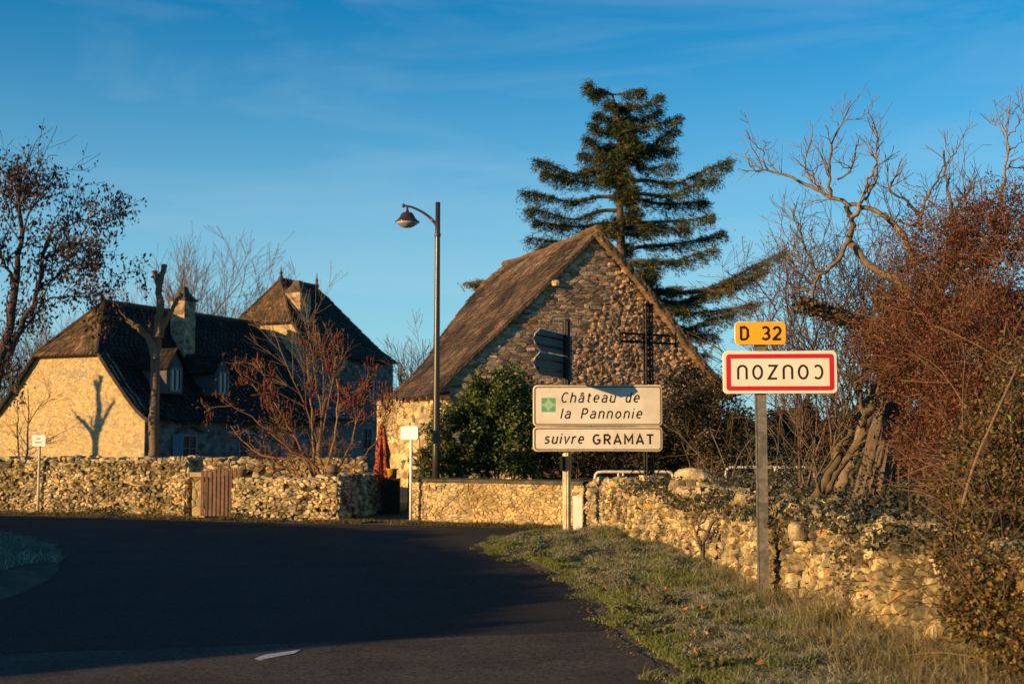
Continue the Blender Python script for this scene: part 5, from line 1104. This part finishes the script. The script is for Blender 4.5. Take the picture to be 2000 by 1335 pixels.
# its neighbour beyond the frame throws the forked shadow on the gable
src = [pt]+list(pt.children); r2 = None
for o in src:
    c = o.copy(); COL.objects.link(c)
    if r2 is None: r2 = c; c.location = (-21.6, 35.2, -.1); c.scale = (1, 1, .95); c.rotation_euler = (0, 0, math.radians(-58)); c['label'] = 'pollarded tree beyond the left edge that shades the sunlit gable'
    else: c.parent = r2
# ---- thin saplings before the gable
R = random.Random(73); q = at(40, 893, 30); t = thing('sapling', 'pair of thin bare saplings before the left part of the sunlit gable', 'tree', (q[0], 30, 0)); defs = [([(38, 960), (36, 860), (33, 780)], .03, .008, 7), ([(52, 960), (54, 840), (55, 760)], .035, .008, 9), ([(54, 830), (80, 790), (105, 770)], .012, .005, 5), ([(50, 880), (90, 860), (130, 840)], .012, .005, 6)]
lines, tips = limbs(defs, 30, R, 1, sprout=(1, .55, .008), lv=1, jy=.3, minr=.004); branchmesh('stems', t, lines, [(.07, .05, .04)])
# ---- background bare trees
def bare(lab, px, py0, Y, n, h, w, cols, seed, r=.03, lv=2, name='winter_tree', zb=0, minr=.012):
    R = random.Random(seed); q = at(px, 890, Y); t = thing(name, lab, 'tree', (q[0], Y, zb)); lines, tips = [], []
    top = at(px, py0, Y)[2]
    P = np.array([(q[0], Y, zb), (q[0]+.1, Y, zb+(top-zb)*.35)]); lines.append((P, np.array([r*4, r*3])))
    for k in range(n):
        s = P[1]*1.0-np.array([0, 0, R.random()*(top-zb)*.15]); grow(s, (R.uniform(-w, w), R.uniform(-w, w)*.6, 1), (top-s[2])*R.uniform(.75, 1.05), r, lv, lines, tips, R, seg=.4, wig=.16, up=.05, kids=(6, 10), ratio=.42, ang=.55, minr=minr)
    zm = max(P_[:, 2].max() for P_, _ in lines); f_ = (top-zb)/(zm-zb); lines = [(np.stack([q[0]+(P_[:, 0]-q[0])*max(f_, .75), P_[:, 1], zb+(P_[:, 2]-zb)*f_], 1), rr) for P_, rr in lines]
    branchmesh('branches', t, lines, cols); return t
bare('tall bare tree with fine purplish branches rising behind the farmhouse chimney', 385, 435, 58, 22, 1, .62, [(.13, .09, .085), (.17, .12, .10)], 81, .032, minr=.009)
bare('bare twiggy tree behind the left roof edge of the farmhouse', 110, 580, 60, 18, 1, .7, [(.12, .09, .08)], 82, .035, minr=.010)
bare('low bare tree at the far left edge behind the dark-leaved tree', 20, 600, 62, 18, 1, .7, [(.12, .09, .08)], 83, .035, minr=.010)
bare('bare tree with clinging seed heads between the tall house and the barn', 815, 595, 50, 14, 1, .7, [(.15, .11, .07)], 84, .028, minr=.009)
bare('thin bare tree standing before the chimney of the tall house', 618, 515, 31, 4, 1, .30, [(.20, .14, .09), (.16, .11, .07)], 85, .02, minr=.0045)
bare('bare tree at the left corner below the dark-leaved tree', 60, 700, 45, 8, 1, .8, [(.10, .07, .06)], 86, .04, minr=.012)
# ---- far wood along the horizon
C = []
R = random.Random(301)
for k in range(150):
    a_ = math.radians(-62+124*k/150+R.uniform(-.3, .3)); D = R.uniform(150, 210); x, y = D*math.sin(a_), D*math.cos(a_); h_ = R.uniform(3, 7.5)
    d_ = rng.normal(size=(260, 3)); d_ /= np.linalg.norm(d_, axis=1, keepdims=True); C.append(np.array([x, y, h_*.45])+d_*rng.uniform(.5, 1, (260, 1))*np.array([R.uniform(3, 6), 3, h_*.55]))
V, Fc, T = leafmesh(np.concatenate(C), 1.3, [(.05, .04, .03), (.035, .04, .02), (.07, .05, .035)], width=.6); tag(mk('far_wood', V, Fc, M['leaf'], None, T), 'far brown and dark green wood along the horizon', 'wood', kind='stuff')
# ---- sumac with red cones
R = random.Random(91); q = at(610, 930, 24.0); t = thing('sumac_shrub', 'wide leafless sumac with dark red cone tips before the farmhouse front', 'shrub', (q[0], 24.0, 0)); 
defs = [([(640, 950), (612, 905), (560, 870), (510, 830), (470, 800), (440, 790)], .03, .008, 6), ([(600, 950), (560, 900), (500, 885), (450, 830)], .025, .008, 6), ([(618, 950), (590, 880), (545, 800), (520, 740), (500, 700)], .03, .008, 7), ([(615, 950), (612, 860), (606, 780), (600, 700)], .035, .01, 7), ([(625, 950), (650, 870), (660, 800), (655, 720)], .03, .008, 7), ([(635, 950), (680, 880), (700, 810), (720, 740)], .025, .008, 7), ([(650, 950), (700, 900), (740, 850), (760, 780)], .02, .006, 6), ([(590, 950), (575, 900), (555, 860), (530, 790)], .02, .008, 6), ([(600, 940), (540, 905), (500, 900)], .014, .006, 4), ([(540, 800), (500, 760), (470, 740)], .015, .006, 4), ([(660, 800), (700, 760), (735, 720)], .014, .006, 4), ([(600, 720), (620, 680), (640, 690)], .012, .005, 4), ([(690, 840), (740, 800), (770, 790)], .012, .005, 4)]
defs = [(a_, b_, c_, int(d_*1.6)) for a_, b_, c_, d_ in defs]
lines, tips = limbs(defs, 24.0, R, 1, sprout=(1, .40, .010), lv=2, jy=.9, up=-.01, minr=.0035, kids=(3, 4), ratio=.6); branchmesh('branches', t, lines, [(.22, .11, .055), (.16, .08, .045), (.26, .15, .07)])
cones = []; b = MB()
for k, (p, d) in enumerate(tips):
    if at(600, 830, 24)[2] > p[2] or R.random() < .80: continue
    d = nrm(d*.4+up3); h = R.uniform(.09, .17); T = R.uniform(.6, 1.2); m_ = MB(); m_.tube([p, p+d*h*.4, p+d*h], [.012, .026, .006], 6, (.11*T, .022*T, .014*T)); cones.append((np.concatenate(m_.V), m_.F, np.array((.11*T, .022*T, .014*T)), h))
pieces(t, 'seed_cone', cones, M['bark'], 220)
C = np.array([p+np.array([R.gauss(0, .12) for _ in range(3)]) for p, d in tips if R.random() < .7 for _ in range(3)]); leaves('dry_leaves', t, C, .045, [(.16, .04, .03), (.14, .06, .03), (.08, .03, .025), (.10, .07, .02)], width=.4)
# ---- low garden plants along wall foot
# ================================================================== GRASS
def blades(name, lab, n, fn, h, w, cols, kind='stuff', lean=.5, var=.3):
    P = fn(n); n = len(P); a = rng.uniform(0, 6.283, n); hh = h*rng.uniform(.35, 1.3, n)*P[:, 3]; ln = rng.normal(size=(n, 2))*lean*hh[:, None]
    dx = np.stack([np.cos(a), np.sin(a), np.zeros(n)], 1)*(w*rng.uniform(.6, 1.3, n))[:, None]/2; B_ = P[:, :3]; mid = B_+np.stack([ln[:, 0]*.35, ln[:, 1]*.35, hh*.6], 1); tip = B_+np.stack([ln[:, 0], ln[:, 1], hh*.92], 1)
    V = np.stack([B_-dx, B_+dx, mid+dx*.7, mid-dx*.7, tip], 1).reshape(-1, 3); i = np.arange(n)*5
    q = np.stack([i, i+1, i+2, i+3], 1); tr3 = np.stack([i+3, i+2, i+4], 1)
    T = np.repeat(pal(cols, n, var)*P[:, 4:5], 5, 0)
    me = bpy.data.meshes.new(name); me.vertices.add(len(V)); me.vertices.foreach_set('co', V.astype(np.float32).ravel())
    li = np.concatenate([q.ravel(), tr3.ravel()]).astype(np.int32); me.loops.add(len(li)); me.loops.foreach_set('vertex_index', li)
    me.polygons.add(2*n); me.polygons.foreach_set('loop_start', np.concatenate([np.arange(0, 4*n, 4), 4*n+np.arange(0, 3*n, 3)]).astype(np.int32)); me.polygons.foreach_set('loop_total', np.concatenate([np.full(n, 4), np.full(n, 3)]).astype(np.int32)); me.update(calc_edges=True)
    c = np.ones((len(V), 4), np.float32); c[:, :3] = T; at_ = me.attributes.new('tint', 'FLOAT_COLOR', 'POINT'); at_.data.foreach_set('color', c.ravel()); me.materials.append(M['grass'])
    o = bpy.data.objects.new(name, me); COL.objects.link(o); return tag(o, lab, 'grass', kind=kind)
def vedge(y): return float(np.interp(min(y, 16.9), rY[:11], rX[:11])) if y <= 16.9 else -.45+(y-16.9)*.35
R = random.Random(99)
def verge_pts(pred, yr=(5.5, 18.4), near=1.6, hmul=1, spill=.26):
    def fn(n):
        out = []
        while len(out) < n:
            y = yr[0]+(yr[1]-yr[0])*R.random()**near; x0, x1 = vedge(y), float(np.interp(y, wY, wX))+.05; x = R.uniform(x0-spill, x1)
            g = noise.noise((x*1.7, y*1.3, 5)); g2_ = noise.noise((x*5, y*5, 15)); e = (x-x0)/(x1-x0)
            if x < x0+.06 and noise.noise((x*2.3, y*2.3, 44))+.5*noise.noise((x*7, y*7, 4)) < (x0+.06-x)*1.6: continue
            if R.random() > pred(x, y, e, g, g2_): continue
            ok = max(.2, min(2.1, .75+1.6*g2_+.8*g)); out.append((x, y, .008+verge_h(x, y)*min(1, max(0, (x-x0)*3))*.9, ok*hmul*(.65+.6*e), 1.0))
        return np.array(out)
    return fn
blades('short_grass', 'short green turf on the road verge', 150000, verge_pts(lambda x, y, e, g, g2: max(.12, .55+g*1.1-.25*e)*1), .04, .006, [(.13, .17, .035), (.17, .20, .045), (.10, .13, .03), (.22, .22, .08)])
blades('dry_grass', 'dry straw-coloured and frosted grass on the road verge', 90000, verge_pts(lambda x, y, e, g, g2: max(.04, .35-g*1.0+.25*e)*(1 if e > .10 else .35)), .06, .005, [(.26, .23, .13), (.22, .19, .10), (.34, .32, .24), (.16, .17, .08), (.40, .39, .33)], lean=.9)
blades('tall_dry_grass', 'tall dry grass stalks at the foot of the long wall', 4500, verge_pts(lambda x, y, e, g, g2: (1 if e > .72 else .10)*max(.05, .5+g), (4.8, 12), 1.3), .14, .0045, [(.27, .23, .12), (.21, .18, .08), (.20, .15, .07), (.15, .14, .05)], lean=.5)
def corner(n):
    out = []
    while len(out) < n: y = R.uniform(5.2, 8.4); x = float(np.interp(y, wY, wX))-R.random()**1.6*.75; out.append((x, y, .03, R.uniform(.6, 1.3), 1))
    return np.array(out)
blades('straw_stalks', 'long straw stalks in the lower right corner of the verge', 4200, corner, .22, .004, [(.28, .22, .11), (.20, .16, .08), (.18, .12, .06), (.17, .14, .05)], lean=.45)
def far_pts(n):
    out = []
    while len(out) < n:
        k = R.randrange(len(fedge)-1); a, c = fedge[k], fedge[k+1]; t_ = R.random(); x, y = a[0]+(c[0]-a[0])*t_, a[1]+(c[1]-a[1])*t_+R.uniform(.05, .85)*(1+max(0, -x*0)) if False else a[1]+(c[1]-a[1])*t_+R.uniform(.12, .75 if a[0] > -5.5 else 1.2)
        if noise.noise((x*2, y*2, 1)) < -.15: continue
        out.append((x, y, .003, R.uniform(.5, 1.4), 1))
    return np.array(out)
blades('far_verge_grass', 'thin strip of grass and leaf litter between the road and the far walls', 26000, far_pts, .05, .012, [(.09, .11, .03), (.13, .10, .05), (.17, .12, .06), (.07, .08, .025), (.20, .10, .05)])
def mound_pts(n):
    out = []
    while len(out) < n:
        x, y = R.uniform(mcx-.2, mcx+mrx), R.uniform(mcy-mry, mcy+mry)
        q = inm(x, y)
        if q > 1.03+.1*noise.noise((x*3, y*3, 0)): continue
        out.append((x, y, .01+.22*max(0, 1-q)*(1+.3*noise.noise((x, y, 0))), R.uniform(.6, 1.3)*(1+.7*noise.noise((x*2.5, y*2.5, 2))), 1+1.1*max(0, noise.noise((x*.9, y*.9, 4)))))
    return np.array(out)
blades('mound_grass', 'frosted grass on the mound left of the road', 60000, mound_pts, .075, .007, [(.09, .12, .075), (.14, .18, .13), (.26, .31, .26), (.07, .09, .05)], lean=.9)
# loose gravel along the road edge
V_, F_, T_ = [], [], []; b = MB()
for k in range(2600):
    y = 6.3+11*R.random()**1.5; x = vedge(y)+R.gauss(.06, .10); s = R.uniform(.003, .008)*(1.4 if R.random() < .06 else 1); c = RV[:8]*0
    P = np.array([(1, 0, 0), (0, 1, 0), (-1, 0, 0), (0, -1, 0), (0, 0, 1)])*s*np.array([[R.uniform(.6, 1.3)] for _ in range(5)])+np.array([x, y, .013]); T = R.uniform(.12, .6)
    b.add(P, [(0, 1, 4), (1, 2, 4), (2, 3, 4), (3, 0, 4)], (T, T*.95, T*.9))
tag(b.build('loose_gravel', M['stone'], None), 'loose grit and pebbles along the broken edge of the road', 'gravel', kind='stuff')
C = []
while len(C) < 7000:
    y = 6+12*R.random()**1.3; x0, x1 = vedge(y), float(np.interp(y, wY, wX)); x = R.uniform(x0+.05, x1)
    if noise.noise((x*3.1, y*3.1, 31)) < .22: continue
    C.append((x, y, .02+verge_h(x, y)*.8+R.random()*.03))
V, Fc, T = leafmesh(np.array(C), .035, [(.05, .075, .02), (.07, .10, .03), (.10, .11, .05), (.14, .10, .05)], width=.6); tag(mk('verge_weeds', V, Fc, M['leaf'], None, T), 'low broad-leaved weeds and clover in patches on the road verge', 'weeds', kind='stuff')
# fallen leaves
lfp = [(1300, 1170, 'orange leaf cluster on the grass, highest up the verge'), (1222, 1117, 'small pale leaf lying on the verge near the top'), (1372, 1198, 'orange fallen leaf a little left of the sign post foot'), (1415, 1238, 'upright orange leaf in dry grass below the sign post'), (1352, 1258, 'small orange leaf near the middle of the verge'), (1355, 1280, 'long curled orange leaf lying along the grass edge'), (1420, 1292, 'tan leaf standing in the grass near the bottom of the view'), (1466, 1272, 'red-orange leaf in the grass low on the right'), (1572, 1258, 'big orange leaf leaning in the grass right of the post'), (1262, 1166, 'reddish leaf left of the orange leaf cluster'), (1384, 1258, 'small red leaf right of the middle verge leaf'), (1178, 1150, 'orange leaf near the road edge'), (1490, 1315, 'brown leaf at the bottom edge of the view'), (1640, 1290, 'tan curled leaf in straw at lower right'), (1335, 1210, 'rust-brown leaf half hidden in short turf')]
for k, (px, py, lab) in enumerate(lfp):
    q = gnd(px, py, .06); s = R.uniform(.024, .038); root = None; n = 5; V = [(0, 0, 0)]; 
    for j in range(10): a = 2*math.pi*j/10; r = s*(1 if j % 2 == 0 else .45)*(1.25 if j in (0, ) else 1); V.append((r*math.cos(a), r*math.sin(a), .35*s*math.sin(a*2+k)))
    o = mk('fallen_leaf', V, [(0, 1+j, 1+(j+1) % 10) for j in range(10)], M['leaf'], None, R.choice([(.40, .17, .07), (.44, .20, .08), (.26, .12, .06), (.36, .22, .12)])); o.location = (q[0], q[1], .075+verge_h(q[0], q[1])*.8); o.rotation_euler = (R.uniform(.3, 1.1), R.uniform(-.5, .5), R.uniform(0, 6)); tag(o, lab, 'leaf', 'fallen leaves on the verge')
# weeds at wall feet
R = random.Random(123)
for lab, x, y, n_, h_ in (('dark weed tuft at the foot of the garden wall beside the gate', -4.65, 22.1, 160, .22), ('patch of dark weeds at the foot of the tallest wall', -7.6, 23.75, 420, .28)):
    P = np.array([(x+R.gauss(0, .09 if n_ < 300 else .55), y+R.gauss(0, .06), R.random()*h_*.6) for _ in range(n_)]); t = thing('weeds', lab, 'weeds', (x, y, 0)); leaves('leaf_mass', t, P, .06, [(.03, .04, .02), (.05, .06, .03)], axis=(0, 0, 1.3), width=.3)
# ================================================================== HEDGE BEYOND THE LEFT OF THE VIEW (unseen, added; its top is shaped to cast the long road shadow)
R = random.Random(131)
kx, ky = math.sin(AZ)/math.tan(EL), math.cos(AZ)/math.tan(EL); HY, HH = [], []
for X_, Y_ in ((-.05, 8.75), (.45, 11.2), (-.1, 14.3), (-.8, 16.4), (-1.3, 19.2), (-4.3, 21.3), (-8, 23.0), (-10, 23.7)):
    h = (X_+13.3)/kx-.08; HH.append(h); HY.append(Y_-ky*h)
HY = [-6, HY[0]+.25]+HY[:1]+HY[1:]; HY[2] += .30; HH = [2.25, 2.3]+HH
def hprof(y):
    h = float(np.interp(y, HY, HH)); return h+.10*noise.noise((y*1.2, 3, 0))+.07*noise.noise((y*4, 8, 0))
hg = thing('shadow_caster_hedge', 'unseen hedge added beyond the left edge of the view to shade the road', 'hedge', (-13.3, 9, 0))
V = []; ys_ = np.linspace(HY[2], 21.9, 90)
for y in ys_: h = hprof(y)-.16; V += [(-13.6, y, 0), (-13.55, y, h), (-13.1, y, h), (-13.05, y, 0)]
n = len(ys_); mk('inner_growth', V, [(i*4+k, i*4+(k+1) % 4, (i+1)*4+(k+1) % 4, (i+1)*4+k) for i in range(n-1) for k in range(4)]+[(0, 1, 2, 3), tuple(4*(n-1)+k for k in (3, 2, 1, 0))], mat('dense_twigs', (.03, .03, .015), 1), hg, loc=np.array(hg.location))
C = []
for _ in range(42000):
    y = R.uniform(-6.1, 22); h = hprof(y); f_ = R.random()
    if y < HY[2]-.05 and R.random() < .80: continue
    if f_ < .40: x, z = -13.33+R.uniform(-.32, .32), h+R.gauss(-.08, .06)
    else: x, z = (-13.02 if R.random() < .6 else -13.62)+R.gauss(0, .05), R.uniform(0, h)
    C.append((x, y, z))
leaves('foliage', hg, np.array(C), .11, [(.04, .055, .018), (.055, .07, .022), (.03, .04, .015)], width=.6)
